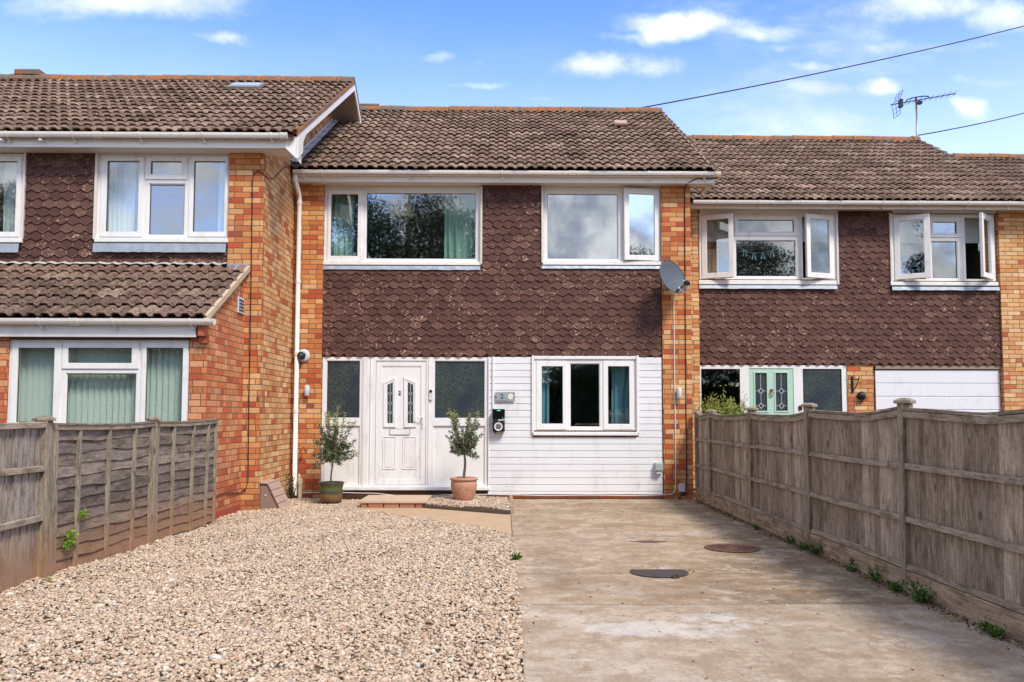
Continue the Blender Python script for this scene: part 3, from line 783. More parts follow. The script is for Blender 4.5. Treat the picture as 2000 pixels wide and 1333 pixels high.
def in_poly(x, y, poly):
    ins = np.zeros(len(x), bool); n = len(poly)
    for i in range(n):
        x1, y1 = poly[i]; x2, y2 = poly[(i + 1) % n]
        if y1 == y2: continue
        c = ((y1 > y) != (y2 > y)) & (x < (x2 - x1) * (y - y1) / (y2 - y1) + x1)
        ins ^= c
    return ins
def stones(name, poly, z, dens, size, seed, label, kind='stuff', ymin=None, sub=1):
    size *= .74
    rs = np.random.default_rng(seed)
    xs = [p[0] for p in poly]; ys = [p[1] for p in poly]; y0 = max(min(ys), ymin if ymin is not None else -99)
    A = (max(xs) - min(xs)) * (max(ys) - y0); n = int(A * dens)
    x = rs.uniform(min(xs), max(xs), n); y = rs.uniform(y0, max(ys), n)
    k = in_poly(x + rs.normal(0, .012, n), y + rs.normal(0, .02, n), poly); x, y = x[k], y[k]; n = len(x)
    bm = bmesh.new(); bmesh.ops.create_icosphere(bm, subdivisions=sub, radius=1.0)
    bv = np.array([v.co[:] for v in bm.verts]); bf = np.array([[v.index for v in f.verts] for f in bm.faces]); bm.free()
    nv = len(bv)
    dim = size * rs.lognormal(0, .30, n)[:, None] * np.stack([rs.uniform(.8, 1.25, n), rs.uniform(.6, 1.0, n), rs.uniform(.32, .6, n)], 1)
    V = bv[None] * (1 + rs.uniform(-.22, .22, (n, nv, 1))) * dim[:, None, :]
    tx, ty, tz = rs.normal(0, .35, n), rs.normal(0, .35, n), rs.uniform(0, 6.28, n)
    def rot(V, a, i, j):
        c, s_ = np.cos(a)[:, None], np.sin(a)[:, None]; W = V.copy()
        W[:, :, i] = V[:, :, i] * c - V[:, :, j] * s_; W[:, :, j] = V[:, :, i] * s_ + V[:, :, j] * c
        return W
    V = rot(rot(rot(V, tx, 1, 2), ty, 0, 2), tz, 0, 1)
    hump = .012 * np.sin(x * 2.1 + y * 1.3) + .010 * np.sin(x * 5.0 - y * 3.7)
    zz = z + hump + rs.uniform(-.004, .013, n)
    V += np.stack([x, y, zz], 1)[:, None, :]
    V = V.reshape(-1, 3); F = (bf[None] + (np.arange(n) * nv)[:, None, None]).reshape(-1, 3)
    me = bpy.data.meshes.new(name); me.vertices.add(len(V)); me.vertices.foreach_set('co', V.ravel().astype(np.float32))
    me.loops.add(F.size); me.loops.foreach_set('vertex_index', F.ravel().astype(np.int32))
    me.polygons.add(len(F)); me.polygons.foreach_set('loop_start', np.arange(0, F.size, 3, dtype=np.int32)); me.polygons.foreach_set('loop_total', np.full(len(F), 3, np.int32))
    me.update(calc_edges=True); me.polygons.foreach_set('use_smooth', np.ones(len(F), bool))
    me.materials.append(M_stone)
    o = bpy.data.objects.new(name, me); C.objects.link(o)
    return tag(o, label, 'gravel', None, kind)
near = [(-3.58, 3.3), (XC + .01, 3.3), (XC + .01, 6.2), (-3.58, 6.2)]
far = [(-3.58, 6.2), (XC + .01, 6.2)] + gravel_poly[2:]
stones('gravel', near, .0, 4000, .0165, 5, 'cream and tan stone chippings filling the front half of the drive')
stones('gravel', far, .0, 3300, .0170, 6, 'cream and tan stone chippings from mid drive up to the house wall')
stones('gravel', [(-3.58, 1.0), (XC, 1.0), (XC, 3.3), (-3.58, 3.3)], .0, 1400, .018, 8, 'cream stone chippings nearest to the road end of the drive')
# raised bed of the same stones beside the step
b0, b1 = ong(828, 991), ong(996, 1004)
bed = [(b0[0], b0[1]), (b1[0], b1[1]), (b1[0], 12.70), (b0[0], 12.70)]
sheet('bed_base', bed, .022, M_grit, .03)
stones('gravel', bed, .036, 3200, .0145, 9, 'tan chippings in the small raised bed under the terracotta pot')
t_ = MB(); dv = Vector((b1[0] - b0[0], b1[1] - b0[1], 0)); L_ = dv.length; dv.normalize(); nv_ = Vector((-dv.y, dv.x, 0))
t_.obox(Vector((b0[0], b0[1], .012)) + dv * L_ / 2 - nv_ * .03, dv, nv_, Vector((0, 0, 1)), L_ / 2, .014, .026)
tag(t_.build('edging_board', mat_plain('dark_edging', (.10, .07, .05), .9, .3, sc=12), bevel=.004), 'dark timber edging along the front of the small raised gravel bed', 'edging')
t_ = MB().box(b1[0] + .004, b1[0] + .055, b1[1] - .02, 12.68, -.02, .062)
tag(t_.build('edging_board', M_wg, bevel=.004), 'brown timber edging between the raised bed and the concrete drive', 'edging')
# loose stones on the concrete
rs_ = random.Random(3)
lst = MB()
for k in range(46):
    yy = rs_.uniform(3.6, 9.5); xx = XC + abs(rs_.gauss(0, .05)) + .015 if k < 34 else rs_.uniform(.2, 2.6)
    r = rs_.uniform(.006, .014) if k < 34 else rs_.uniform(.004, .009); lst.lathe([(r * .5, 0), (r, r * .4), (r * .85, r * .9), (r * .2, r * 1.2)], (xx, yy, 0), 6)
o = lst.build('spilled_stones', M_stone); tag(o, 'few loose stones spilled from the gravel onto the concrete edge', 'stones', None, 'stuff')

# ------------------------------------------------------------------ manhole covers
def cover(c, r, label, mat, n=40, cut=None):
    t = empty('manhole_cover', (c[0], c[1], 0))
    mb = MB(); pts = []
    for i in range(n):
        a = 2 * math.pi * i / n; x, y = r * math.cos(a), r * math.sin(a)
        if cut and y > cut: y = cut
        pts.append((c[0] + x, c[1] + y))
    inn = [(c[0] + (p[0] - c[0]) * .9, c[1] + (p[1] - c[1]) * .9) for p in pts]
    mb.prism(inn, 2, -.02, .005); mb.build('cover', mat, t)
    fr = MB(); m_ = len(pts)
    for i in range(m_):
        j = (i + 1) % m_
        fr.add([(*inn[i], .004), (*inn[j], .004), (*pts[j], .007), (*pts[i], .007)], [(0, 3, 2, 1)])
    fr.build('rim', mat, t)
    if not cut:
        rb = MB()
        for i in range(16):
            a = 2 * math.pi * i / 16; ax = Vector((math.cos(a), math.sin(a), 0)); ay = Vector((-ax.y, ax.x, 0))
            rb.obox((c[0] + ax.x * r * .55, c[1] + ax.y * r * .55, .007), ax, ay, Vector((0, 0, 1)), r * .28, .006, .003)
        rb.build('ribs', mat, t)
    tag(t, label, 'manhole cover')
M_rust = mat_plain('rusty_iron', (.115, .055, .040), .7, .3, dirt=(.26, .16, .11), sc=18, bumpy=.6)
M_iron = mat_plain('dark_iron', (.060, .045, .040), .75, .3, sc=12, bumpy=.8)
p = ong(1430, 1072); cover(p, .262, 'round rusty ribbed manhole cover near the right fence', M_rust)
p = ong(1287, 1119); cover(p, .235, 'dark round manhole cover cut flat by the slab joint, nearest the viewer', M_iron, cut=.11)
p = ong(1266, 1059); h = MB()
pts = [(p[0] + .17 * math.cos(a) * (1 + .25 * math.sin(3 * a)), p[1] + .05 * math.sin(a) * (1 + .3 * math.cos(4 * a))) for a in [i * 2 * math.pi / 22 for i in range(22)]]
h.prism(pts, 2, -.01, .0045)
tag(h.build('broken_concrete_patch', M_rust), 'small broken hole with a rust brown rim in the concrete drive', 'pothole')

# ================================================================== HOUSES
def zroof(y, yE, zE, sl): return zE + (y - yE) * sl
def house_shell(t, X0, X1, yW, yE, zE, yR, zR, matF, matS, front_holes, left=True, right=True):
    """front wall with openings, gables, back wall and roof slabs"""
    yB = 2 * yR - yW; sl = (zR - zE) / (yR - yE); zw = zroof(yW, yE, zE, sl) - .12
    MB().plate((X0 + .1, X1 - .1, -.05, zw), front_holes, yW, yW + .06).build('front_wall', matF, t)
    gp = [(yW, -.05), (yB, -.05), (yB, zw), (yR, zroof(yR, yE, zE, sl) - .10), (yW, zw)]
    MB().prism(gp, 0, X0, X0 + .1).build('side_wall', matS, t)
    MB().prism(gp, 0, X1 - .1, X1).build('side_wall', matS, t)
    MB().box(X0 + .1, X1 - .1, yB - .1, yB, -.05, zw).build('back_wall', matS, t)
def roof_base(t, X0, X1, yE, zE, yR, zR, name='roof'):
    yB = 2 * yR - yE
    poly = [(yE + .03, zE - .015), (yR, zR - .02), (yB, zE), (yB, zE - .07), (yR, zR - .10), (yE + .03, zE - .075)]
    return MB().prism(poly, 0, X0, X1).build(name, M_roofE, t)

# ------------------------------------------------------------------ middle house (number 2)
dF = 12.75                                  # face of the brick piers
HM = empty('terraced_house', (-.16, dF, 0))
tag(HM, 'middle terraced house of brick and brown hung tiles with white door 2 and white cladding', 'house', 'stepped row of terraced houses')
XL, XR, YE, ZE, YR, ZR = -3.205, 2.88, 12.45, 4.945, 16.75, 7.41
dW = 12.82
mW1 = rp(633, 366, 938, 513, dW); mW2 = rp(1061, 366, 1292, 511, dW); mW3 = rp(1043, 700, 1243, 840, dW); mScr = rp(629, 698, 955, 957, dW)
house_shell(HM, XL, XR, 12.84, YE, ZE, YR, ZR, M_brickM, M_brickM, [mW1, mW2, mW3, (mScr[0], mScr[1], mScr[2], mScr[3])])
xp0 = X_(629.5, 600, dF); xp1 = X_(1293.5, 600, dF)
zso = 4.80
MB().box(XL + .012, xp0, dF, 12.84, 0, zso - .002).build('brick_pier', M_brickM, HM)
MB().box(xp1, XR, dF, 12.84, 0, zso - .002).build('brick_pier', M_brickM, HM)
M_plinth = mat_brick('dark_plinth_brick', [(0, (.30, .09, .04)), (.5, (.22, .10, .07)), (1, (.42, .14, .05))], 77.0)
M_plinthd = mat_brick('brown_plinth_brick', [(0, (.13, .07, .05)), (.5, (.10, .06, .045)), (1, (.18, .09, .06))], 78.0)
xs = X_(957, 960, dF)
MB().box(xp0 + .003, xs, 12.79, 12.84, 0, mScr[2] - .004).build('plinth', M_plinthd, HM)
zc0 = Z_(1120, 966, 12.8)
MB().box(xs + .002, xp1 - .003, 12.785, 12.84, 0, zc0).build('plinth', M_plinth, HM)
# hung tiles
zh = Z_(960, 697, 12.8)
strip = rp(938.5, 365, 1061, 520, 12.8)
bandt1 = Z_(780, 524, 12.8); bandt2 = Z_(1180, 522, 12.8)
hex_tiles('tile_hanging', [(xp0 + .004, strip[0], zh, bandt1), (strip[0], strip[1], zh, zso), (strip[1], xp1 - .004, zh, bandt2)], 12.80, HM, 1)
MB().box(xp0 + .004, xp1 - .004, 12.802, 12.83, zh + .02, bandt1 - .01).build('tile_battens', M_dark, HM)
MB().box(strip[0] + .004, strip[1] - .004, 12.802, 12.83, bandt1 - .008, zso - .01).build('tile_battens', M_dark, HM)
# upper windows
window(HM, dW, (633, 366, 938, 513), fixed=[(714.5, 376, 930, 507)], sash=[((640, 371, 707, 511), (646.5, 380, 699, 500.5))],
       sill=(629, 511.5, 940, 518), flash=(631, 519, 938, 528))
window(HM, dW, (1061, 366, 1292, 511), fixed=[(1068, 378, 1208, 507)], opened=[((1217, 370, 1288, 510), (1227, 381, 1278, 500), 'R', R_(8))],
       sill=(1060, 511, 1294, 518), flash=(1058, 519, 1289, 526), glass=M_glassS)
MB().plate(rp(633, 361.5, 938, 366, dW), [], dW - .01, dW + .05).build('window_head', M_soffit, HM)
MB().plate(rp(1061, 361.5, 1292, 366, dW), [], dW - .01, dW + .05).build('window_head', M_soffit, HM)
# timber cheeks between tiles and window frames
for (a, b, y0, y1) in ((938.3, 942, 364, 516), (1057.5, 1061, 364, 514)):
    q = rp(a, y0, b, y1, 12.78); MB().box(q[0], q[1], 12.752, 12.83, q[2], q[3]).build('trim', M_soffit, HM)
# ground-floor window in the cladding
window(HM, dW - .03, (1043, 702, 1243, 841), fixed=[(1113, 710, 1172, 835)],
       sash=[((1047.5, 706, 1106.5, 839), (1058, 716, 1099, 828)), ((1178, 706, 1236.5, 839), (1187.5, 716, 1229, 828.5))],
       sill=(1041, 844, 1246, 851))
qa = rp(1043, 696, 1243, 702, dW - .03); MB().box(qa[0], qa[1], 12.765, 12.83, qa[2], qa[3]).build('window_head', M_white, HM, bevel=.003)
for a, b in ((1038.5, 1042.8), (1243.2, 1248)):
    q = rp(a, 695, b, 846, 12.76); MB().box(q[0], q[1], 12.742, 12.83, q[2], q[3]).build('trim', M_white, HM, bevel=.004)
# white shiplap cladding
q = rp(955.5, 698, 1293, 966, 12.79); hw_ = rp(1040.5, 698, 1246, 849, 12.79)
cl = MB(); ptc = .1015; z = q[3]
while z > q[2] + .01:
    zb = max(z - ptc, q[2])
    spans = [(q[0], hw_[0]), (hw_[1], q[1])] if (zb + z) / 2 > hw_[2] else [(q[0], q[1])]
    if z > hw_[2] > zb and (zb + z) / 2 <= hw_[2]: pass
    for a, b in spans:
        pr = [(12.783, z - .0005), (12.785, z - .008), (12.777, z - .011), (12.776, zb + .004), (12.778, zb + .0015), (12.82, zb + .0015), (12.82, z - .0005)]
        cl.prism(pr, 0, a, b)
    z -= ptc
cl.build('cladding', M_clad, HM)
MB().box(q[0] - .016, q[0], 12.765, 12.83, q[2], q[3]).build('trim', M_clad, HM, bevel=.003)
# entrance screen
dS = 12.80
scr = rp(628.5, 698, 955, 951, dS)
gl1 = rp(637, 704.5, 703, 817.5, dS); gl2 = rp(848, 705, 947, 818, dS)
pn1 = rp(634, 832, 702, 948, dS); pn2 = rp(845, 832, 947, 948, dS)
dor = rp(733, 705, 832, 948, dS)
SCN = MB().plate(scr, [gl1, gl2, pn1, pn2, dor], dS, dS + .07).build('entrance_screen', M_white, HM, bevel=.004)
for gq in (gl1, gl2):
    MB().box(gq[0] - .01, gq[1] + .01, dS + .028, dS + .036, gq[2] - .01, gq[3] + .01).build('pane', M_frost, SCN)
    MB().plate(grow(gq, -.0004), [grow(gq, -.010)], dS + .012, dS + .0275).build('glazing_bead', M_white, SCN, bevel=.003)
for gq in (pn1, pn2):
    MB().box(gq[0] - .01, gq[1] + .01, dS + .026, dS + .036, gq[2] - .01, gq[3] + .01).build('infill_panel', M_white, SCN)
    MB().plate(grow(gq, -.0004), [grow(gq, -.010)], dS + .010, dS + .0255).build('glazing_bead', M_white, SCN, bevel=.003)
for (a, b) in ((709, 719), (706.5, 708.2), (722.5, 724.2), (836.5, 838)):
    qq = rp(a, 699, b, 950, dS); MB().box(qq[0], qq[1], dS - .014, dS - .001, qq[2], qq[3]).build('mullion_cover', M_white, SCN, bevel=.004)
cs = rp(629, 950.8, 956, 958, 12.76); MB().box(cs[0], cs[1], 12.735, 12.85, cs[2], cs[3]).build('door_sill', M_white, SCN, bevel=.008)
cs2 = rp(629, 958.5, 956, 962.5, 12.80); MB().box(cs2[0], cs2[1], 12.795, 12.85, cs2[2], cs2[3]).build('sill_shadow_gap', M_dark, SCN)
# door leaf
dD = dS + .012
dl = grow(dor, -.004); rec = rp(744, 715.5, 821.5, 937, dS)
DR = MB().plate(dl, [rec], dD, dD + .06).build('front_door', M_white, HM, bevel=.006)
MB().box(rec[0] - .003, rec[1] + .003, dD + .012, dD + .05, rec[2] - .003, rec[3] + .003).build('door_skin', M_white, DR)
MB().plate(grow(rec, -.0004), [grow(rec, -.008)], dD + .004, dD + .0118).build('moulding', M_white, DR, bevel=.003)
MB().plate(grow(dor, -.0002), [grow(dor, -.0038)], dD + .03, dD + .05).build('gasket', M_black, DR)
def pq(pts): return [(X_(a, b, dS), Z_(a, b, dS)) for a, b in pts]
for sgn, out, inn, gls in ((0, [(748.5, 835), (748.5, 746.5), (772.8, 736), (772.8, 835)], [(752, 831), (752, 749.5), (769.6, 741.5), (769.6, 831)], [(756.3, 827), (756.3, 752), (766.8, 747), (766.8, 827)]),
                           (1, [(788.5, 835), (788.5, 736), (812.8, 746.5), (812.8, 835)], [(791.6, 831), (791.6, 741.5), (809.6, 749.5), (809.6, 831)], [(796, 827), (796, 747), (806.8, 752), (806.8, 827)])):
    a, b, c = pq(out), pq(inn), pq(gls)
    m_ = MB(); m_.ring(a, b, dD - .006, dD + .0118); m_.ring(b, c, dD + .002, dD + .0116); m_.build('door_moulding', M_white, DR, bevel=.003)
    MB().prism(c, 1, dD + .006, dD + .0112).build('door_pane', M_frost, DR)
    ld = MB(); xm = (c[0][0] + c[2][0]) / 2; zt = (c[1][1] + c[2][1]) / 2; y_ = dD + .003
    zz = [c[0][1]] ; cen = [Z_(780, yy, dS) for yy in (806.5, 788, 769)]
    prev = c[0][1]
    for zc in cen:
        ld.box(xm - .0028, xm + .0028, y_, y_ + .003, prev, zc - .026)
        dia = [(xm, zc - .026), (xm + .034, zc), (xm, zc + .026), (xm - .034, zc)]
        dia2 = [(xm, zc - .018), (xm + .024, zc), (xm, zc + .018), (xm - .024, zc)]
        ld.ring(dia, dia2, y_ - .001, y_ + .003); prev = zc + .026
    ld.box(xm - .0028, xm + .0028, y_, y_ + .003, prev, zt - .004)
    ld.build('leading', M_lgrey, DR)
for (a, b) in ((747, 772.5), (786.3, 812)):
    r1 = rp(a, 853, b, 917, dS); m_ = MB()
    m_.plate(r1, [grow(r1, -.012)], dD + .002, dD + .0118); m_.build('door_moulding', M_white, DR, bevel=.004)
    r2 = grow(r1, -.028); MB().box(r2[0], r2[1], dD + .006, dD + .0118, r2[2], r2[3]).build('raised_panel', M_white, DR, bevel=.004)
lp = rp(761.5, 839, 799.5, 849.6, dS)
MB().plate(grow(lp, .006), [grow(lp, -.001)], dD + .004, dD + .0118).build('letter_plate_surround', M_black, DR, bevel=.002)
MB().box(lp[0], lp[1], dD - .002, dD + .0116, lp[2], lp[3]).build('letter_plate', M_white, DR, bevel=.004)
hp = rp(822.8, 809, 826.5, 836.5, dS)
MB().box(hp[0], hp[1], dD - .012, dD, hp[2], hp[3]).build('handle_plate', M_white, DR, bevel=.004)
hl = P(825, 815.5, dS); he = P(811.5, 816, dS)
MB().tube([(hl[0], dD - .01, hl[2]), (hl[0], dD - .05, hl[2]), (hl[0] - .015, dD - .056, hl[2]), (he[0], dD - .054, hl[2])], [.009, .009, .009, .008], 8).build('door_handle', M_white, DR, smooth=True)
kh = P(824.7, 829, dS); MB().box(kh[0] - .004, kh[0] + .004, dD - .015, dD - .0115, kh[2] - .012, kh[2] + .012).build('keyhole', M_black, DR)
n2 = P(780.3, 768.3, dS); text('house_number', '2', (n2[0], dD + .008, n2[2]), .085, M_black, DR, .003, .0022)
# interiors seen through the screen are blocked by obscured glass
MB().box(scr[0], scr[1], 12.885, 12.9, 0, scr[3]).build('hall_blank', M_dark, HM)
# fascia, soffit, gutter
X0f, X1f = XL + .005, 3.215
MB().box(X0f, X1f, 12.57, 12.59, zso + .001, 4.935).build('fascia', M_fascia, HM, bevel=.003)
MB().box(X0f, X1f, 12.57, 12.57 + .012, zso - .014, zso + .0005).build('fascia_lip', M_fascia, HM)
MB().box(X0f, X1f, 12.592, 12.84, zso - .001, zso + .02).build('soffit', M_soffit, HM)
MB().box(X1f - .03, X1f + .004, 12.592, 13.3, zso + .022, 4.97).build('box_end', M_fascia, HM)
bx = lambda px, d=12.5: X_(px, 336, d)
gutter(X_(573, 336, 12.5), X_(1407, 336, 12.5), 12.57, 4.935, HM, [bx(v) for v in (592, 629, 799, 1266, 1376, 981)], [bx(1117)])
# roof
RB = roof_base(HM, XL + .01, 3.19, YE, ZE, YR, ZR)
roof_tiles('roof_tiles', XL + .012, 3.235, YE, ZE, YR, ZR, M_roof, RB, 5, rows=16)
ridge(XL + .3, X_(1292, 213, 16.75), YR, ZR + .03, RB, 2)
# short proud bit of ridge beside the neighbour's verge
MB().box(X_(703, 213, 16.75), X_(742, 213, 16.75), YR - .1, YR + .1, ZR + .06, ZR + .13).build('ridge_vent', M_ridge, RB, bevel=.02)
vt = P(1211, 250, 15.0)
sl = (ZR - ZE) / (YR - YE); L_ = math.hypot(1, sl); up = Vector((0, 1 / L_, sl / L_)); nr = Vector((0, -sl / L_, 1 / L_))
yv = 15.35; zv = zroof(yv, YE, ZE, sl); xv = X_(1211, 247, yv)
MB().obox(Vector((xv, yv, zv)) + nr * .085, Vector((1, 0, 0)), up, nr, .125, .11, .038).build('roof_vent', M_tan, RB, bevel=.03)
# lead soaker along the neighbour's wall
fl = MB()
for i in range(9):
    s0, s1 = i * .46, i * .46 + .475
    y0, y1 = YE + .05 + s0 * .868, YE + .05 + s1 * .868
    if y1 > 16.3: break
    za, zb_ = zroof(y0, YE, ZE, sl) + .085, zroof(y1, YE, ZE, sl) + .075
    vs = [(XL + .008, y0, za + .045), (XL + .012, y0, za + .02), (XL + .12, y0 - .01, za), (XL + .008, y1, zb_ + .045), (XL + .012, y1, zb_ + .02), (XL + .12, y1 - .01, zb_)]
    fl.add(vs, [(0, 1, 4, 3), (1, 2, 5, 4)])
M_leadl = mat_plain('pale_lead', (.55, .60, .66), .5, .12, sc=8)
fl.build('lead_flashing', M_leadl, RB)
# verge mortar
MB().prism([(YE, ZE - .05), (YR, ZR - .05), (YR, ZR + .02), (YE, ZE + .02)], 0, 3.195, 3.228).build('verge', M_slab, RB)
# downpipe in the corner
dpx = lambda px, py: P(px, py, 12.66)
DP = MB()
a = P(582, 345, 12.5); b = P(583.5, 352, 12.52); c = P(585, 375, 12.68); d_ = P(584, 388, 12.69)
xb = c[0]; pts = [(xb - .03, 12.515, 4.90), (xb - .03, 12.515, 4.80), (xb - .01, 12.56, 4.70), (xb, 12.67, 4.60), (xb, 12.69, 4.50), (xb, 12.69, .06)]
DP.tube(pts, .034, 12)
DPo = DP.build('downpipe', M_gutter, HM, smooth=True)
for zc in (4.80, 4.49, 3.28, 1.88 + .3, 1.32):
    yy = 12.515 if zc > 4.7 else 12.69; xx = xb - .03 if zc > 4.7 else xb
    MB().lathe([(.036, -.03), (.041, -.026), (.041, .026), (.036, .03)], (xx, yy, zc), 14).build('pipe_collar', M_gutter, DPo, smooth=False)
sp_ = P(585.5, 960, 12.66)
SPp = MB().tube([(sp_[0], 12.66, -.02), (sp_[0], 12.66, .31)], .031, 12); SPp.lathe([(.036, -.05), (.038, -.045), (.038, .03), (.034, .035)], (sp_[0], 12.66, .27), 12); SPp.lathe([(.02, 0), (.02, .05), (.004, .09)], (sp_[0] - .012, 12.66, .30), 8)
SPo = SPp.build('waste_pipe', mat_plain('stained_cream_pipe', (.60, .47, .33), .5, .15), smooth=False)
tag(SPo, 'short cream waste pipe stub standing beside the downpipe foot', 'pipe')

# ------------------------------------------------------------------ left neighbour
HL = empty('terraced_house', (-6.2, 11.12, 0))
tag(HL, 'left terraced house stepped forward with tiled lean-to, white gable bargeboard and orange brick side', 'house', 'stepped row of terraced houses')
lF, lW = 11.12, 11.19
XL2, XR2 = -9.3, -3.205; YE2, ZE2, YR2, ZR2 = 10.80, 4.93, 14.92, 7.27
wl1 = (190, 300, 446.5, 466); wl0 = (-215, 300, 46, 466)
o1, o0 = rp(*wl1, lW), rp(*wl0, lW)
house_shell(HL, XL2, XR2, 11.21, YE2, ZE2, YR2, ZR2, M_brickS, M_brickS, [o1, o0])
zs2 = 4.762; xq = X_(446.5, 400, lF)
MB().box(xq, XR2, lF, 11.21, 0, zs2 - .003).build('brick_pier', M_brickM, HL)
# bonded return of the pier so that the corner reads as one wall
zt2 = Z_(300, 519, lF)
st2 = rp(46.5, 298, 188, 495, 11.17)
bt2 = Z_(300, 494, 11.17)
hex_tiles('tile_hanging', [(XL2, o0[0], zt2, zs2), (o0[0], st2[0], zt2, bt2), (st2[0], st2[1], zt2, zs2), (st2[1], xq - .004, zt2, bt2)], 11.17, HL, 8, hw=.162, pitch=.110)
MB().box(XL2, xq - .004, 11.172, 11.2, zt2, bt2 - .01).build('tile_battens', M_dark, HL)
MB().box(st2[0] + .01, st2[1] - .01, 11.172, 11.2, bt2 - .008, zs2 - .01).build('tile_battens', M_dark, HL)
window(HL, lW - .03, wl1, fixed=[(289.5, 359, 360.5, 460)],
       sash=[((197, 306, 281, 463), (208.5, 315, 271, 453)), ((285, 306, 366, 351), (295, 315.5, 355, 341)), ((369.5, 306, 444, 463), (378, 315.5, 439, 453.5))],
       sill=(184, 466, 445, 473.5), flash=(184, 475, 443, 494))
window(HL, lW - .03, wl0, fixed=[(-120, 359, -50, 460)],
       sash=[((-208, 306, -130, 463), (-198, 315, -140, 453)), ((-124, 306, -46, 351), (-114, 315.5, -56, 341)), ((-42, 306, 41, 463), (-30, 315.5, 32, 453.5))],
       sill=(-218, 466, 42, 473.5), flash=(-218, 475, 39, 494))
for (a, b) in ((185.5, 190.5), (46, 49.5)):
    q = rp(a, 299, b, 468, 11.15); MB().box(q[0], q[1], 11.122, 11.2, q[2], q[3]).build('trim', M_soffit, HL)
for r0 in (wl1, wl0):
    q = rp(r0[0], 296.5, r0[2], 300, lW); MB().box(q[0], q[1], 11.15, 11.21, q[2], zs2 - .002).build('window_head', M_soffit, HL)
xbg = -2.715
MB().box(XL2, -2.87, 10.90, 10.92, zs2 + .001, 4.925).build('fascia', M_fascia, HL, bevel=.003)
MB().box(XL2, -2.87, 10.922, 11.21, zs2 - .001, zs2 + .02).build('soffit', M_soffit, HL)
be = [(-2.87, zs2), (xbg, 4.615), (xbg, 4.905), (-2.87, 4.955)]
MB().prism(be, 1, 10.885, 11.14).build('box_end', M_fascia, HL, bevel=.004)
MB().add([(XR2, 11.21, zs2 - .01), (-2.87, 11.21, zs2 - .01), (-2.87, 10.93, zs2 - .005), (XR2, 10.93, zs2 - .005)], [(0, 1, 2, 3)]).build('soffit', M_soffit, HL)
sl2 = (ZR2 - ZE2) / (YR2 - YE2)
yb2 = 2 * YR2 - YE2
tp = lambda y: zroof(y, YE2, ZE2, sl2) if y <= YR2 else zroof(2 * YR2 - y, YE2, ZE2, sl2)
bp = [(10.88, tp(10.88) - .03), (YR2, tp(YR2) - .03), (yb2 - .3, tp(yb2 - .3) - .03), (yb2 - .3, tp(yb2 - .3) - .19), (YR2, tp(YR2) - .15), (11.3, tp(11.3) - .135), (11.15, 4.93), (11.14, 4.78), (10.88, 4.62)]
MB().prism(bp, 0, xbg, xbg + .022).build('bargeboard', M_fascia, HL, bevel=.003)
MB().prism([(y, z + .035 if z > 0 else z) for y, z in [(10.86, tp(10.86) + .0), (YR2, tp(YR2)), (yb2, tp(yb2)), (yb2, tp(yb2) - .06), (YR2, tp(YR2) - .062), (10.86, tp(10.86) - .062)]], 0, xbg - .05, xbg + .03).build('verge', M_ridge, HL)
sf = MB(); k = 0
y = YR2
while y < yb2 - .5:                            # boarded underside of the verge beyond the ridge
    y2 = y + .165
    sf.prism([(y + .004, tp(y) - .15), (y2 - .004, tp(y2) - .15), (y2 - .004, tp(y2) - .17), (y + .004, tp(y) - .17)], 0, XR2 + .001, xbg - .001); y = y2
sf.prism([(YR2, tp(YR2) - .14), (yb2 - .5, tp(yb2 - .5) - .14), (yb2 - .5, tp(yb2 - .5) - .147), (YR2, tp(YR2) - .147)], 0, XR2 + .001, xbg - .001)
sf.prism([(11.3, tp(11.3) - .11), (YR2, tp(YR2) - .11), (YR2, tp(YR2) - .13), (11.3, tp(11.3) - .13)], 0, XR2 + .001, xbg - .001)
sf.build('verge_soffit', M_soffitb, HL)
bx2 = lambda px: X_(px, 263, 10.84)
gutter(XL2, X_(561, 263, 10.84), 10.90, ZE2 + .0, HL, [bx2(v) for v in (15, 143, 274, 397, 530, -110, -230)], [bx2(190), bx2(555)])
RL = roof_base(HL, XL2, xbg - .05, YE2, ZE2, YR2, ZR2)
roof_tiles('roof_tiles', XL2, xbg + .035, YE2, ZE2, YR2, ZR2, M_roof, RL, 15, rows=15)
ridge(XL2, xbg + .02, YR2, ZR2 + .03, RL, 12)
MB().box(X_(34, 150, 14.92), X_(84, 150, 14.92), YR2 - .12, YR2 + .12, ZR2 + .06, ZR2 + .17).build('ridge_vent', M_ridge, RL, bevel=.02)
# rooflight
L2 = math.hypot(1, sl2); up2 = Vector((0, 1 / L2, sl2 / L2)); nr2 = Vector((0, -sl2 / L2, 1 / L2))
ysk = 14.05; xs0, xs1 = X_(451, 178, ysk), X_(512, 178, ysk); cc = Vector(((xs0 + xs1) / 2, ysk, zroof(ysk, YE2, ZE2, sl2)))
SK = MB().obox(cc + nr2 * .06, Vector((1, 0, 0)), up2, nr2, (xs1 - xs0) / 2, .20, .035).build('rooflight', M_metal, RL, bevel=.01)
MB().obox(cc + nr2 * .099, Vector((1, 0, 0)), up2, nr2, (xs1 - xs0) / 2 - .04, .15, .004).build('rooflight_pane', mat_plain('pale_rooflight', (.42, .50, .55), .15, .05, spec=.8), SK)
# small camera pair on the fascia
for px in (8, 84):
    c = P(px, 276, 10.88); lm = MB(); lm.box(c[0] - .015, c[0] + .015, 10.87, 10.90, c[2] - .012, c[2] + .012); lm.lathe([(.016, 0), (.018, -.07), (.012, -.075)], (c[0], 10.87, c[2] - .008), 10, axis=1)
    tag(lm.build('fascia_lamp', M_lgrey), 'small white eaves lamp on the left house fascia, %s' % ('at the picture edge' if px == 8 else 'near the first gutter clip'), 'lamp', 'small eaves lamps')

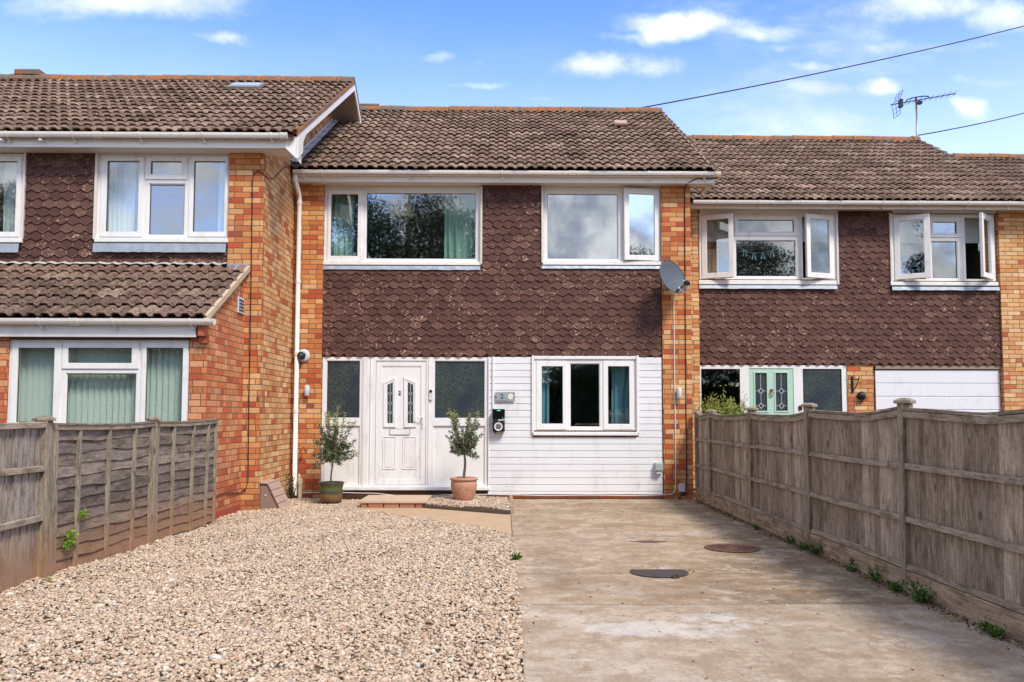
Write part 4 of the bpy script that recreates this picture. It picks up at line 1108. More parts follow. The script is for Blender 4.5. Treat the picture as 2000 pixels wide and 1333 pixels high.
# lean-to front extension
XE = -3.424; eF = 9.745; eW = 9.80
ew = (15.5, 664, 368, 836); oE = rp(*ew, eW)
zEe = Z_(200, 622, 9.55); zTe = Z_(200, 523, lF); yEe = 9.55
zwl = Z_(200, 659, 9.7)
slE = (zTe - zEe) / (lF - yEe)
EXT = MB().plate((XL2 + .1, XE - .1, -.05, zwl + .03), [oE], eW + .0, eW + .06).build('extension_wall', M_brickE, HL)
MB().prism([(eF, -.05), (lF - .001, -.05), (lF - .001, zTe - .10), (eF, zroof(eF, yEe, zEe, slE) - .10)], 0, XE - .1, XE).build('extension_side_wall', M_brickE, EXT)
xe1 = X_(369.5, 750, eF)
MB().box(xe1, XE - .101, eF, eW - .001, 0, zwl + .01).build('brick_pier', M_brickE, EXT)
xe0 = X_(14.5, 750, eF)
MB().box(XL2, xe0, eF, eW - .001, 0, zwl + .01).build('brick_pier', M_brickE, EXT)
# corbelled bricks under the verge
M_redb = mat_plain('red_brick_face', (.42, .11, .05), .85, .2, sc=30, bumpy=.5)
cbm = MB()
c0 = rp(386, 657, 403.5, 670, 9.66); cbm.box(c0[0], c0[1], 9.69, eF - .001, c0[2], c0[3])
c0 = rp(384.5, 637, 404, 656, 9.60); cbm.box(c0[0], XE + .0, 9.62, eF - .001, c0[2], c0[3])
cbm.build('corbel', M_redb, EXT, bevel=.004)
window(HL, eW - .03, ew, fixed=[(127, 729, 265.5, 832)],
       sash=[((22, 669, 119.5, 834), (34, 680, 105.5, 825)), ((122.5, 669, 272, 721), (133.5, 680, 258, 709.5)), ((276, 669, 367, 834), (284.8, 680, 356.5, 825))], rm=2.0)
q = rp(-300, 658.5, 369, 664, eW - .04); MB().box(XL2, q[1], eW - .045, eW - .001, q[2], q[3]).build('window_head', mat_plain('dark_lintel', (.12, .07, .05), .8), EXT)
q = rp(-300, 638, 383, 658, 9.66); MB().box(XL2, X_(383, 648, 9.66), 9.655, 9.675, q[2], q[3] + .02).build('fascia', M_fascia, EXT, bevel=.003)
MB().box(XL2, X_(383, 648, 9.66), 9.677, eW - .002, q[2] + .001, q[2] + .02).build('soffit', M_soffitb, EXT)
bx3 = lambda px: X_(px, 630, 9.6)
gutter(XL2, X_(419, 630, 9.6), 9.655, zEe - .005, EXT, [bx3(v) for v in (78, 222, 373, -80, -200)], [bx3(146)])
ER = MB().prism([(yEe + .03, zEe - .01), (lF - .002, zTe - .01), (lF - .002, zTe - .07), (yEe + .03, zEe - .07)], 0, XL2, XE + .03).build('extension_roof', M_roofE, EXT)
xv3 = -3.372
er = roof_tiles('extension_roof_tiles', XL2, xv3, yEe, zEe, lF - .01, zTe, M_roofE, EXT, 25, roll=.158, rows=6, hr=.036)
MB().prism([(yEe + .0, zEe - .04), (lF - .002, zTe - .04), (lF - .002, zTe + .035), (yEe + .0, zEe + .035)], 0, xv3 - .03, xv3 + .012).build('verge', M_slab, EXT)
# mortar fillet along the head of the lean-to
mf = MB(); n = 120; vs = []; rr = random.Random(2)
for i in range(n + 1):
    x = XL2 + (xq - XL2 + .0) * i / n; h_ = .009 * math.cos(2 * math.pi * (x - XL2) / .165) + rr.uniform(-.006, .006)
    vs += [(x, lF + .05, zTe + .085 + h_), (x, lF - .01, zTe + .066 + h_), (x, lF - .035, zTe + .045 + h_)]
mf.add(vs, [(i * 3 + j, i * 3 + j + 1, i * 3 + j + 4, i * 3 + j + 3) for i in range(n) for j in range(2)])
mf.build('mortar_fillet', mat_plain('pale_mortar', (.42, .38, .35), .9, .2, sc=20, bumpy=.6), EXT)
q = rp(443, 515, 487, 526, lF - .02)
lf = MB(); lf.box(q[0], XE + .03, lF - .012, lF - .001, q[2] + .01, q[3]); lf.add([(q[0], lF - .01, q[2] + .03), (q[1], lF - .01, q[2] + .03), (q[1] + .01, lF - .12, q[2] - .02), (q[0] - .02, lF - .12, q[2] - .02)], [(0, 1, 2, 3)])
lf.build('lead_flashing', M_lead, EXT)
# plinth stain strip at the foot of the side wall
MB().box(XE - .05, XE + .006, eF + .1, lF - .05, 0, .10).build('plinth', mat_plain('red_plinth_paint', (.34, .07, .035), .8, .2, sc=10), EXT)
# air vent on the side wall
vp = onx(469, 597, XE + .0); AV = empty('air_vent', (XE, vp[1], vp[2]))
MB().box(XE, XE + .018, vp[1] - .12, vp[1] + .12, vp[2] - .105, vp[2] + .105).build('vent_plate', M_lgrey, AV, bevel=.004)
vg = MB()
for i in range(4):
    for j in range(3):
        vg.box(XE + .0185, XE + .022, vp[1] - .095 + j * .067, vp[1] - .095 + j * .067 + .05, vp[2] - .082 + i * .043, vp[2] - .082 + i * .043 + .028)
vg.build('vent_slots', M_black, AV)
tag(AV, 'square grey slotted air vent high on the lean-to side wall', 'vent')

# ------------------------------------------------------------------ right neighbour
HR = empty('terraced_house', (5.9, 14.6, 0))
tag(HR, 'right terraced house stepped back with mint green door, four open casements and garage', 'house', 'stepped row of terraced houses')
rF, rW = 14.60, 14.66
XL3, XR3 = 2.885, 9.30; YE3, ZE3, YR3, ZR3 = 14.22, 4.955, 18.52, 7.44
wr1 = (1366, 417, 1634, 546); wr2 = (1742, 419, 1943, 549)
o1, o2 = rp(*wr1, rW), rp(*wr2, rW); scr3 = rp(1366.5, 714, 1655, 905, rW); gar = rp(1709, 716, 1955, 905, rW)
house_shell(HR, XL3, XR3, 14.68, YE3, ZE3, YR3, ZR3, M_brickS, M_brickM, [o1, o2, scr3, gar])
zs3 = Z_(1650, 412, 14.62); xr0 = X_(1365.5, 600, rF); xr1 = X_(1954.5, 600, rF)
MB().box(XL3 + .001, xr0, rF, 14.68, 0, zs3 - .003).build('brick_pier', M_brickS, HR)
MB().box(xr1, XR3, rF - .02, 14.68, 0, zs3 - .003).build('brick_pier', M_brickS, HR)
zh3 = Z_(1660, 713, 14.64); st3 = rp(1634.5, 415, 1741, 560, 14.64); zb3 = Z_(1500, 564, 14.64)
hex_tiles('tile_hanging', [(xr0 + .004, st3[0], zh3, zb3), (st3[0], st3[1], zh3, zs3), (st3[1], xr1 - .004, zh3, zb3)], 14.64, HR, 18)
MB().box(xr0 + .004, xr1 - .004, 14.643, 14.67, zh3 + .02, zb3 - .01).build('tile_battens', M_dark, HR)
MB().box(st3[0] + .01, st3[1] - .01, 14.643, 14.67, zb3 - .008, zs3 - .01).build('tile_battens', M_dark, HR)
window(HR, rW - .03, wr1, fixed=[(1437, 469, 1555, 541)], sash=[((1434.5, 422, 1559, 461), (1441.5, 430, 1550, 453.5))],
       opened=[((1370, 422, 1430, 545), (1380, 431, 1421, 535), 'L', R_(20)), ((1566, 422, 1628, 545), (1575, 431, 1618, 535), 'R', R_(17))],
       sill=(1365, 548, 1634, 556), flash=(1365, 557, 1634, 565))
window(HR, rW - .03, wr2, fixed=[(1820, 471, 1871, 545)], sash=[((1814, 423, 1879, 464), (1822, 434, 1868, 457))],
       opened=[((1746, 424, 1809, 547), (1756, 434, 1798, 537), 'L', R_(27)), ((1884, 424, 1938, 547), (1893, 434, 1929, 537), 'R', R_(42))],
       sill=(1740, 551, 1950, 558), flash=(1741, 560, 1950, 568))
for (a, b) in ((1634, 1637.5), (1738.5, 1742)):
    q = rp(a, 416, b, 556, 14.6); MB().box(q[0], q[1], 14.592, 14.67, q[2], q[3]).build('trim', M_soffit, HR)
for r0 in (wr1, wr2):
    q = rp(r0[0], 410, r0[2], 418, rW); MB().box(q[0], q[1], 14.62, 14.68, q[2], min(q[3], zs3 - .002)).build('window_head', M_white, HR)
MB().box(XL3 + .02, XR3 + .15, 14.33, 14.35, Z_(1650, 409, 14.35), 4.95).build('fascia', M_fascia, HR, bevel=.003)
zfs = Z_(1650, 409, 14.35)
MB().box(XL3 + .02, XR3 + .15, 14.352, 14.68, zs3 - .001, zs3 + .02).build('soffit', M_soffit, HR)
bx4 = lambda px: X_(px, 396, 14.28)
gutter(bx4(1353), XR3 + .16, 14.33, 4.955, HR, [bx4(v) for v in (1400, 1482, 1563, 1643, 1724, 1889, 1968)], [bx4(1797)])
RR_ = roof_base(HR, XL3 + .35, XR3 + .05, YE3, ZE3, YR3, ZR3)
roof_tiles('roof_tiles', XL3 + .01, XR3 + .08, YE3, ZE3, YR3, ZR3, M_roof, RR_, 35, rows=15)
ridge(XL3, X_(1793, 267, YR3), YR3, ZR3 + .03, RR_, 32)
# entrance
dS3 = rW - .02
g1 = rp(1370, 721, 1446, 860, dS3); g3 = rp(1569, 721, 1645, 860, dS3); dr3 = rp(1464, 720, 1551, 903, dS3)
SC3 = MB().plate(scr3, [g1, g3, dr3], dS3, dS3 + .06).build('entrance_screen', M_white, HR, bevel=.004)
for gq in (g1, g3):
    MB().box(gq[0] - .01, gq[1] + .01, dS3 + .02, dS3 + .03, gq[2] - .01, gq[3] + .01).build('pane', M_frost if gq is g3 else M_glass, SC3)
    MB().plate(grow(gq, -.0004), [grow(gq, -.007)], dS3 + .008, dS3 + .0195).build('gasket', M_black, SC3)
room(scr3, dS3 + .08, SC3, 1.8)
p1 = rp(1475.5, 729, 1498, 803, dS3); p2 = rp(1515.5, 729, 1538, 803, dS3)
D3 = MB().plate(grow(dr3, -.004), [p1, p2], dS3 + .01, dS3 + .055).build('front_door', M_mint, HR, bevel=.004)
for pq_ in (p1, p2):
    MB().plate(grow(pq_, .028), [pq_], dS3 + .001, dS3 + .0098).build('door_moulding', M_mint, D3, bevel=.004)
    MB().box(pq_[0] - .005, pq_[1] + .005, dS3 + .024, dS3 + .032, pq_[2] - .005, pq_[3] + .005).build('door_pane', M_frost, D3)
    ld = MB(); xm = (pq_[0] + pq_[1]) / 2; y_ = dS3 + .019
    zc = Z_(1500, 764, dS3); prev = pq_[3]
    for zc in (Z_(1500, 764, dS3), Z_(1500, 793, dS3)):
        ld.box(xm - .003, xm + .003, y_, y_ + .003, zc + .055, prev)
        ld.ring([(xm, zc - .055), (xm + .05, zc), (xm, zc + .055), (xm - .05, zc)], [(xm, zc - .042), (xm + .037, zc), (xm, zc + .042), (xm - .037, zc)], y_ - .002, y_ + .003)
        ld.box(pq_[0], xm - .05, y_, y_ + .003, zc - .003, zc + .003); ld.box(xm + .05, pq_[1], y_, y_ + .003, zc - .003, zc + .003); prev = zc - .055
    ld.build('leading', M_lgrey, D3)
kp = P(1507, 766, dS3); kn = MB(); kn.lathe([(.012, 0), (.03, -.012), (.02, -.03)], (kp[0], dS3 + .009, kp[2] + .03), 12, axis=1); kn.tube([(kp[0] - .03, dS3 - .012, kp[2]), (kp[0] - .025, dS3 - .015, kp[2] - .05), (kp[0], dS3 - .015, kp[2] - .075), (kp[0] + .025, dS3 - .015, kp[2] - .05), (kp[0] + .03, dS3 - .012, kp[2])], .009, 6)
kn.build('door_knocker', mat_plain('brass', (.42, .22, .08), .35, .1, metal=.8), D3)
bb = P(1563, 796, dS3); MB().box(bb[0] - .03, bb[0] + .03, dS3 - .025, dS3 - .001, bb[2] - .045, bb[2] + .03).build('door_bell', M_black, SC3, bevel=.005)
# brick pier between entrance and garage, garage door
qb = rp(1656.5, 716, 1708, 905, rF + .02); MB().box(qb[0], qb[1], rF + .02, 14.68, 0, qb[3]).build('brick_pier', M_brickS, HR)
gd = MB(); q = rp(1711, 723, 1953.5, 905, rW + .02); z = q[3]
while z > q[2]:
    zb_ = max(z - .232, q[2]); gd.prism([(rW + .014, z - .004), (rW + .004, z - .012), (rW + .004, zb_ + .006), (rW + .016, zb_ + .001), (rW + .05, zb_ + .001), (rW + .05, z - .004)], 0, q[0], q[1]); z = zb_
gd.build('garage_door', M_garage, HR)
q2 = rp(1709, 715, 1955, 722.5, rW); MB().box(q2[0], q2[1], rW - .02, rW + .05, q2[2] + .01, q2[3]).build('garage_frame', mat_plain('brown_frame', (.30, .22, .17), .6), HR)
MB().box(q[0], q[1], rW + .06, rW + .08, 0, q[3]).build('garage_blank', M_dark, HR)
# lantern bracket and round lamp on that pier
LB = empty('plant_bracket', P(1665, 767, rF)); c0 = P(1665, 735, rF); c1 = P(1665, 767, rF); t1 = P(1677, 739, rF - .12)
MB().box(c0[0] - .018, c0[0] + .018, rF, rF + .019, c1[2], c0[2]).build('back_plate', M_black, LB, bevel=.003)
ar = MB(); ar.tube([(c0[0], rF, c1[2] + .03), (c0[0] + .03, rF - .06, c1[2] + .10), (t1[0], t1[1], t1[2] - .02), (t1[0] + .01, t1[1] - .01, t1[2] + .03)], .009, 6)
ar.tube([(c0[0], rF, c0[2] - .06), (t1[0], t1[1], c0[2] - .055)], .007, 6); ar.tube([(t1[0] + .0, t1[1], t1[2] - .07), (t1[0] + .03, t1[1] - .02, t1[2] - .09), (t1[0] + .04, t1[1] - .03, t1[2] - .05)], .008, 6)
ar.build('hook_arm', M_black, LB, smooth=True); tag(LB, 'black iron hanging basket bracket on the pier beside the garage', 'bracket')
c = P(1682, 774, rF); RL_ = empty('round_wall_lamp', c)
MB().lathe([(.055, 0), (.075, -.015), (.078, -.05), (.05, -.085), (.02, -.095)], (c[0], rF + .02, c[2]), 24, axis=1).build('lamp_body', M_black, RL_, smooth=True)
MB().lathe([(.03, 0), (.034, -.02), (.02, -.03)], (c[0] + .012, rF + .02 - .085, c[2] + .012), 16, axis=1).build('lens', M_frost, RL_, smooth=True)
tag(RL_, 'round black wall lamp below the iron bracket by the garage', 'lamp')

# ------------------------------------------------------------------ farthest house
HF = empty('terraced_house', (12.2, 16.4, 0))
tag(HF, 'farthest terraced house of which only the brown tiled roof shows behind the right one', 'house', 'stepped row of terraced houses')
YE4, YR4 = 16.05, 20.35; ZE4 = 4.98; ZR4 = Z_(1940, 309, YR4)
house_shell(HF, 9.31, 15.2, 16.5, YE4, ZE4, YR4, ZR4, M_brickM, M_brickM, [])
R4 = roof_base(HF, 9.31, 15.3, YE4, ZE4, YR4, ZR4)
roof_tiles('roof_tiles', 9.31, 15.35, YE4, ZE4, YR4, ZR4, mat_roof('red_brown_tile', .75, red=1), R4, 45)
ridge(9.31, 15.3, YR4, ZR4 + .03, R4, 42)
MB().box(9.31, 15.3, 16.2, 16.22, 4.8, 4.98).build('fascia', M_fascia, HF)

# ================================================================== THINGS IN THE WINDOWS
gC = 'curtains behind the upstairs windows'
def cr(rect, d, depth, mat, label, folds, amp=.03, seed=0, pinch=0.0):
    q = rp(*rect, d); return curtain(q[0], q[1], q[2], q[3], d + depth, mat, label, folds, amp, pinch, gC, seed)
cr((640, 368, 686, 515), dW, .24, M_teal, 'teal curtain at the left end of the wide upstairs window of the middle house', 4, .035, 1)
cr((866, 368, 938, 515), dW, .24, M_teal, 'teal curtain at the right end of the wide upstairs window of the middle house', 5, .04, 2)
cr((1052, 704, 1074, 835), dW, .20, M_blue, 'narrow blue curtain left in the ground floor window', 2, .03, 3)
cr((1198, 704, 1240, 835), dW, .20, M_blue, 'gathered blue curtain right in the ground floor window', 3, .03, 4, .35)
cr((200, 306, 250, 470), lW, .22, M_pale, 'pale curtain left in the upstairs window beside the brick corner', 5, .03, 5)
cr((416, 306, 452, 470), lW, .22, M_pale, 'pale curtain right in the upstairs window beside the brick corner', 3, .03, 6)
cr((-12, 306, 30, 470), lW, .22, M_pale, 'white curtain in the cut-off window at the left picture edge', 4, .03, 7)
cr((1384, 480, 1412, 556), rW, .30, M_cream, 'cream curtain hanging behind the leftmost open casement of the right house', 3, .03, 8)
for (r, lab) in (((1366, 425, 1432, 467), 'grey roller blind half down behind the leftmost open casement'), ((1564, 425, 1632, 468), 'grey roller blind half down right of the bunting window'),
                 ((1744, 425, 1812, 470), 'grey roller blind in the left side of the rightmost upstairs window'), ((1878, 425, 1942, 470), 'grey roller blind in the right side of the rightmost upstairs window')):
    q = rp(*r, rW); m_ = MB().box(q[0], q[1], rW + .14, rW + .143, q[2], q[3]); m_.tube([(q[0], rW + .15, q[3]), (q[1], rW + .15, q[3])], .02, 8); m_.box(q[0], q[1], rW + .137, rW + .147, q[2] - .02, q[2])
    tag(m_.build('roller_blind', M_roller), lab, 'blind', 'roller blinds in the right house')
# vertical blinds in the lean-to
qv = rp(20, 672, 366, 836, eW)
VB = empty('vertical_blind', ((qv[0] + qv[1]) / 2, eW + .16, qv[2]))
MB().box(qv[0], qv[1], eW + .10, eW + .15, qv[3] - .03, qv[3]).build('head_rail', M_lgrey, VB)
sv = MB(); x = qv[0] + .03; rr = random.Random(4)
while x < qv[1] - .05:
    a = R_(28 + rr.uniform(-7, 7)); ca, sa = math.cos(a) * .043, math.sin(a) * .043; y_ = eW + .125
    sv.add([(x - ca, y_ - sa, qv[2]), (x + ca, y_ + sa, qv[2]), (x + ca, y_ + sa, qv[3] - .031), (x - ca, y_ - sa, qv[3] - .031),
            (x - ca, y_ - sa + .002, qv[2]), (x + ca, y_ + sa + .002, qv[2]), (x + ca, y_ + sa + .002, qv[3] - .031), (x - ca, y_ - sa + .002, qv[3] - .031)], [(0, 1, 2, 3), (7, 6, 5, 4)])
    x += .072
sv.build('slats', M_blind, VB); tag(VB, 'pale green vertical blind filling the lean-to window', 'blind')
# woven pendant shade
c = P(783, 405, dW + .32); PL = empty('pendant_lamp', c)
M_wick = mat_plain('woven_shade', (.80, .64, .34), .8, .35, sc=30, bumpy=.8)
h1, h2 = Z_(783, 388, dW + .32), Z_(783, 426, dW + .32)
MB().lathe([(.17, h2 - c[2]), (.175, h1 - c[2]), (.165, h1 - c[2]), (.16, h2 - c[2])], c, 24).build('lamp_shade', M_wick, PL, smooth=False)
MB().tube([(c[0], c[1], h1 - .05), (c[0], c[1], h1 + .35)], .005, 6).build('flex', M_black, PL)
tag(PL, 'round woven straw pendant lampshade inside the wide upstairs window', 'lamp')
# bunting
BU = empty('bunting', P(1500, 480, rW + .2)); st_ = MB(); tr = MB(); pts = []
for i in range(21):
    u = i / 20; px = 1437 + 118 * u; py = 474 + 22 * math.sin(math.pi * min(1, u * 1.15)) + 3 * math.sin(u * 9); pts.append(P(px, py, rW + .18))
st_.tube(pts, .006, 5); st_.build('string', M_teal, BU)
for i in (3, 6, 9, 12, 15, 18):
    a = pts[i]
    for s_ in (-1, 1): tr.add([(a[0] - .008 + s_ * .012, a[1], a[2]), (a[0] + .008 + s_ * .012, a[1], a[2]), (a[0] + .03 * s_ + .012, a[1] - .004, a[2] - .11), (a[0] + .03 * s_ - .012, a[1] - .004, a[2] - .12)], [(0, 3, 2, 1)])
tr.build('ribbons', mat_plain('pale_teal_ribbon', (.45, .70, .70), .8), BU); tag(BU, 'string of pale teal ribbon bunting in the right house middle window', 'bunting')
# objects behind the ground-floor window
q = rp(1116, 735, 1135, 815, dW + .9)
tag(MB().box(q[0], q[1], dW + .9, dW + .94, q[2] - .2, q[3] + .1).build('cupboard', M_dark, bevel=.01), 'tall dark cupboard edge behind the ground floor window centre pane', 'cupboard')
fr_ = MB(); q = rp(1124, 828, 1172, 842, dW + .35); fr_.plate((q[0], q[1], q[2] - .1, q[3]), [(q[0] + .01, q[1] - .01, q[2] - .2, q[3] - .012)], dW + .35, dW + .37)
tag(fr_.build('picture_frame', M_cream), 'thin pale frame standing behind the ground floor window sill', 'frame')

# ================================================================== FIXTURES ON THE MIDDLE HOUSE
# satellite dish
DC = Vector(P(1314, 541, 12.42)); DI = empty('satellite_dish', (DC.x, DC.y, DC.z - .25))
nrm = Vector((.50, -.80, .33)).normalized(); tx = nrm.cross(Vector((0, 0, 1))).normalized(); ty = tx.cross(nrm)
M_dish = mat_plain('grey_dish', (.085, .10, .125), .6, .15, spec=.25)
mb = MB(); nn_, nr_ = 36, 8; vs = []
rx, ry = .245, .27
for lay in (0, 1):
    for i in range(nr_ + 1):
        for k in range(nn_):
            a = 2 * math.pi * k / nn_; r = i / nr_
            pnt = DC + tx * math.cos(a) * rx * r + ty * math.sin(a) * ry * r + nrm * (.055 * (r * r - 1) - lay * .008)
            vs.append(tuple(pnt))
fs = []
for lay in (0, 1):
    o_ = lay * (nr_ + 1) * nn_
    for i in range(nr_):
        for k in range(nn_):
            f = (o_ + i * nn_ + k, o_ + i * nn_ + (k + 1) % nn_, o_ + (i + 1) * nn_ + (k + 1) % nn_, o_ + (i + 1) * nn_ + k)
            fs.append(f if lay == 0 else tuple(reversed(f)))
o0 = nr_ * nn_; o1_ = o0 + (nr_ + 1) * nn_
for k in range(nn_): fs.append((o0 + k, o0 + (k + 1) % nn_, o1_ + (k + 1) % nn_, o1_ + k))
mb.add(vs, fs).build('dish', M_dish, DI, smooth=True)
rm_ = MB(); rm_.tube([DC + tx * math.cos(a) * rx + ty * math.sin(a) * ry for a in [2 * math.pi * k / 36 for k in range(37)]], .006, 6, cap=False); rm_.build('rim', M_dish, DI, smooth=True)
bt = DC - ty * ry * .93; lnb = Vector(P(1341, 553, 12.12))
MB().tube([bt - nrm * .01, bt + (lnb - bt) * .5, lnb], .012, 8).build('feed_arm', M_black, DI, smooth=True)
lb = MB(); dd = (DC - lnb).normalized(); lb.tube([lnb - dd * .05, lnb - dd * .045, lnb + dd * .03, lnb + dd * .035], [.026, .034, .034, .02], 12); lb.build('feed_horn', M_black, DI)
MB().tube([lnb + dd * .036, lnb + dd * .055], .03, 12).build('horn_cap', M_lgrey, DI)
br = MB(); br.tube([DC - nrm * .06, DC - nrm * .12, (DC.x - .02, dF - .02, DC.z - .06)], .018, 8); br.box(DC.x - .08, DC.x + .03, dF - .012, dF - .001, DC.z - .14, DC.z + .02); br.build('wall_bracket', M_metal, DI)
tag(DI, 'dark grey satellite dish on the right brick pier of the middle house', 'satellite dish')
wc = MB(); l0 = lnb - dd * .03
pe = [Vector((l0.x, l0.y, l0.z)), l0 + Vector((.01, 0, -.07)), l0 + Vector((-.02, .05, -.12)), l0 + Vector((-.075, .1, -.09)), l0 + Vector((-.10, .16, -.03)), Vector(P(1318, 572, dF - .02))]
dn = [Vector(P(a, b, dF - .012)) for a, b in ((1316, 590), (1317, 700), (1319, 850), (1320, 940), (1319, 958), (1313, 966), (1300, 967))]
wc.tube(pe + dn, .0075, 6)
base = [P(a, b, 12.745) for a, b in ((1300, 967), (1240, 968.5), (1150, 967.5), (1070, 968.5), (1000, 967), (960, 966), (900, 966.5), (850, 968), (790, 969.5), (760, 967), (735, 964), (700, 963.5), (650, 962), (640, 955), (633, 957), (625, 962.5), (592, 963))]
wc.tube(base, .0065, 6)
tag(wc.build('white_cable', M_wcable, smooth=True), 'white cable running down from the dish and along the foot of the wall', 'cable')
# black cable on the right pier
bc = MB().tube([P(1402, 347, 12.55), P(1385, 350, 12.555), P(1362, 349, 12.56), P(1346, 356, 12.56), P(1338, 364, 12.7), P(1337, 372, 12.742), P(1338, 560, 12.742), P(1340, 800, 12.742), P(1341, 940, 12.742), P(1338, 967, 12.742), P(1330, 968, 12.742)], .0075, 6)
tag(bc.build('black_cable', M_cable, smooth=True), 'thin black cable down the right brick pier behind the dish', 'cable')
# black cable on the left house pier
lc = [onx(594, 321, XR2 + .02), onx(572, 325, XR2 + .02), onx(556, 327, XR2 + .02), onx(545, 338, XR2 + .02), onx(535, 350, XR2 + .02), onx(524, 349, XR2 + .02), P(514, 340, lF - .012), P(504, 334, lF - .012), P(496, 340, lF - .012), P(493, 352, lF - .012),
      P(491, 520, lF - .012), P(489, 640, lF - .012), P(486, 800, lF - .012), P(484.5, 940, lF - .012), P(480, 955, lF - .012), P(470, 963, lF - .02), onx(462, 963, XE + .012), onx(440, 964, XE + .012), onx(420, 972, XE + .012)]
tag(MB().tube(lc, .006, 6).build('black_cable', M_cable, smooth=True), 'looping black cable down the brick corner of the left house', 'cable')
# wall lamps, sensor, tap, boxes
def wall_lamp(px, py, label):
    c = P(px, py, dF); t = empty('wall_lamp', (c[0], dF, c[2]))
    MB().box(c[0] - .022, c[0] + .03, dF - .03, dF - .0005, c[2] - .005, c[2] + .06).build('lamp_base', M_lgrey, t, bevel=.006)
    MB().lathe([(.030, -.085), (.036, -.078), (.036, .055), (.026, .075), (.01, .08)], (c[0] - .006, dF - .062, c[2]), 18).build('lamp_head', M_lgrey, t, smooth=True)
    return tag(t, label, 'lamp', 'small grey wall lamps')
wall_lamp(602, 763, 'small grey cylinder wall lamp on the left pier below the round camera')
wall_lamp(1326, 768, 'small grey cylinder wall lamp on the right pier beside the white cable')
c = P(592.5, 695, dF); CA = empty('security_camera', (c[0], dF, c[2]))
MB().lathe([(.098, 0), (.098, -.014), (.078, -.03), (.05, -.034)], (c[0] + .005, dF, c[2]), 28, axis=1).build('mount', M_lgrey, CA, smooth=True)
MB().lathe([(.05, 0), (.058, -.03), (.058, -.08), (.045, -.09)], (c[0] - .008, dF - .03, c[2] - .004), 24, axis=1).build('camera_body', M_black, CA, smooth=True)
MB().lathe([(.03, 0), (.032, -.012), (.02, -.02)], (c[0] - .012, dF - .118, c[2] - .01), 18, axis=1).build('lens', M_frost, CA, smooth=True)
tag(CA, 'round dark security camera on a pale mount beside the downpipe', 'camera')
c = P(594, 878, dF); TP = empty('garden_tap', (c[0], dF, c[2]))
tm = MB(); tm.tube([(c[0], dF, c[2]), (c[0], dF - .06, c[2]), (c[0], dF - .075, c[2] - .03)], .011, 8); tm.tube([(c[0], dF - .05, c[2]), (c[0], dF - .05, c[2] + .035)], .006, 6); tm.tube([(c[0] - .02, dF - .05, c[2] + .037), (c[0] + .02, dF - .05, c[2] + .037)], .005, 6)
tm.build('tap_body', mat_plain('old_brass', (.2, .12, .06), .5, .2, metal=.6), TP)
MB().lathe([(.014, -.055), (.024, -.045), (.026, -.025), (.018, -.012)], (c[0], dF - .075, c[2] - .01), 12).build('hose_connector', M_orange, TP)
tag(TP, 'garden tap with an orange hose connector on the left brick pier', 'tap')
c = rp(1278.5, 904, 1295, 924, 12.72); SB = empty('weatherproof_socket', ((c[0] + c[1]) / 2, 12.74, c[2]))
MB().box(c[0], c[1], 12.69, 12.775, c[2] + .02, c[3]).build('socket_box', M_grey, SB, bevel=.012)
MB().box(c[0] + .025, c[1] - .03, 12.70, 12.76, c[2] - .02, c[2] + .02).build('cable_gland', M_lgrey, SB, bevel=.008)
MB().box(c[0] + .012, c[1] - .012, 12.683, 12.69, c[2] + .04, c[3] - .012).build('socket_lid', M_grey, SB, bevel=.004)
tag(SB, 'grey weatherproof socket at the right end of the white cladding', 'socket')
c = rp(1325, 945, 1337.5, 961, dF); JB = empty('junction_box', ((c[0] + c[1]) / 2, dF, c[2]))
MB().box(c[0], c[1], dF - .045, dF - .001, c[2], c[3]).build('box_body', M_lgrey, JB, bevel=.01)
MB().tube([((c[0] + c[1]) / 2, dF - .02, c[2]), ((c[0] + c[1]) / 2 + .02, dF - .02, c[2] - .03), (c[1] + .02, dF - .015, c[2] - .03)], .006, 6).build('lead', M_cable, JB)
tag(JB, 'white square junction box at the foot of the right brick pier', 'junction box')
# EV charger with trunking
c = rp(962, 799.5, 986, 843.5, 12.72); EV = empty('car_charger', ((c[0] + c[1]) / 2, 12.77, c[2]))
zm = Z_(974, 818, 12.7)
MB().box(c[0], c[1], 12.66, 12.774, c[2], c[3]).build('charger_body', M_black, EV, bevel=.012)
M_gl = mat_plain('glossy_black', (.008, .008, .010), .08, .1, spec=.8)
MB().box(c[0] + .004, c[1] - .004, 12.654, 12.6595, zm, c[3] - .005).build('display', M_gl, EV)
M_led = bpy.data.materials.new('green_led'); M_led.use_nodes = True; tt = NT(M_led.node_tree)
tt.n('ShaderNodeOutputMaterial', ins={'Surface': tt.n('ShaderNodeEmission', ins={'Color': (.10, .85, .55, 1), 'Strength': 1.2})})
xm = (c[0] + c[1]) / 2
MB().box(xm - .026, xm + .026, 12.652, 12.6535, c[3] - .026, c[3] - .017).build('status_light', M_led, EV)
MB().box(c[1] - .038, c[1] - .030, 12.652, 12.6535, zm + .014, zm + .022).build('status_light', M_led, EV)
text('charger_lettering', 'syncEV', (c[1] - .048, 12.657, zm - .019), .036, M_white, EV, .001, .0012)
rc = (xm - .004, 12.66, (c[2] + zm) / 2 - .022)
MB().lathe([(.044, 0), (.060, -.004), (.062, -.016), (.058, -.018), (.046, -.010)], rc, 28, axis=1).build('socket_ring', M_white, EV, smooth=True)
MB().lathe([(.044, 0), (.044, -.010), (.034, -.012), (.030, -.006)], rc, 24, axis=1).build('socket', M_gl, EV, smooth=True)
MB().lathe([(.03, 0), (.03, -.013), (.01, -.014)], (rc[0], 12.66, rc[2]), 20, axis=1).build('socket_cap', mat_plain('blue_grey_cap', (.10, .13, .16), .4), EV)
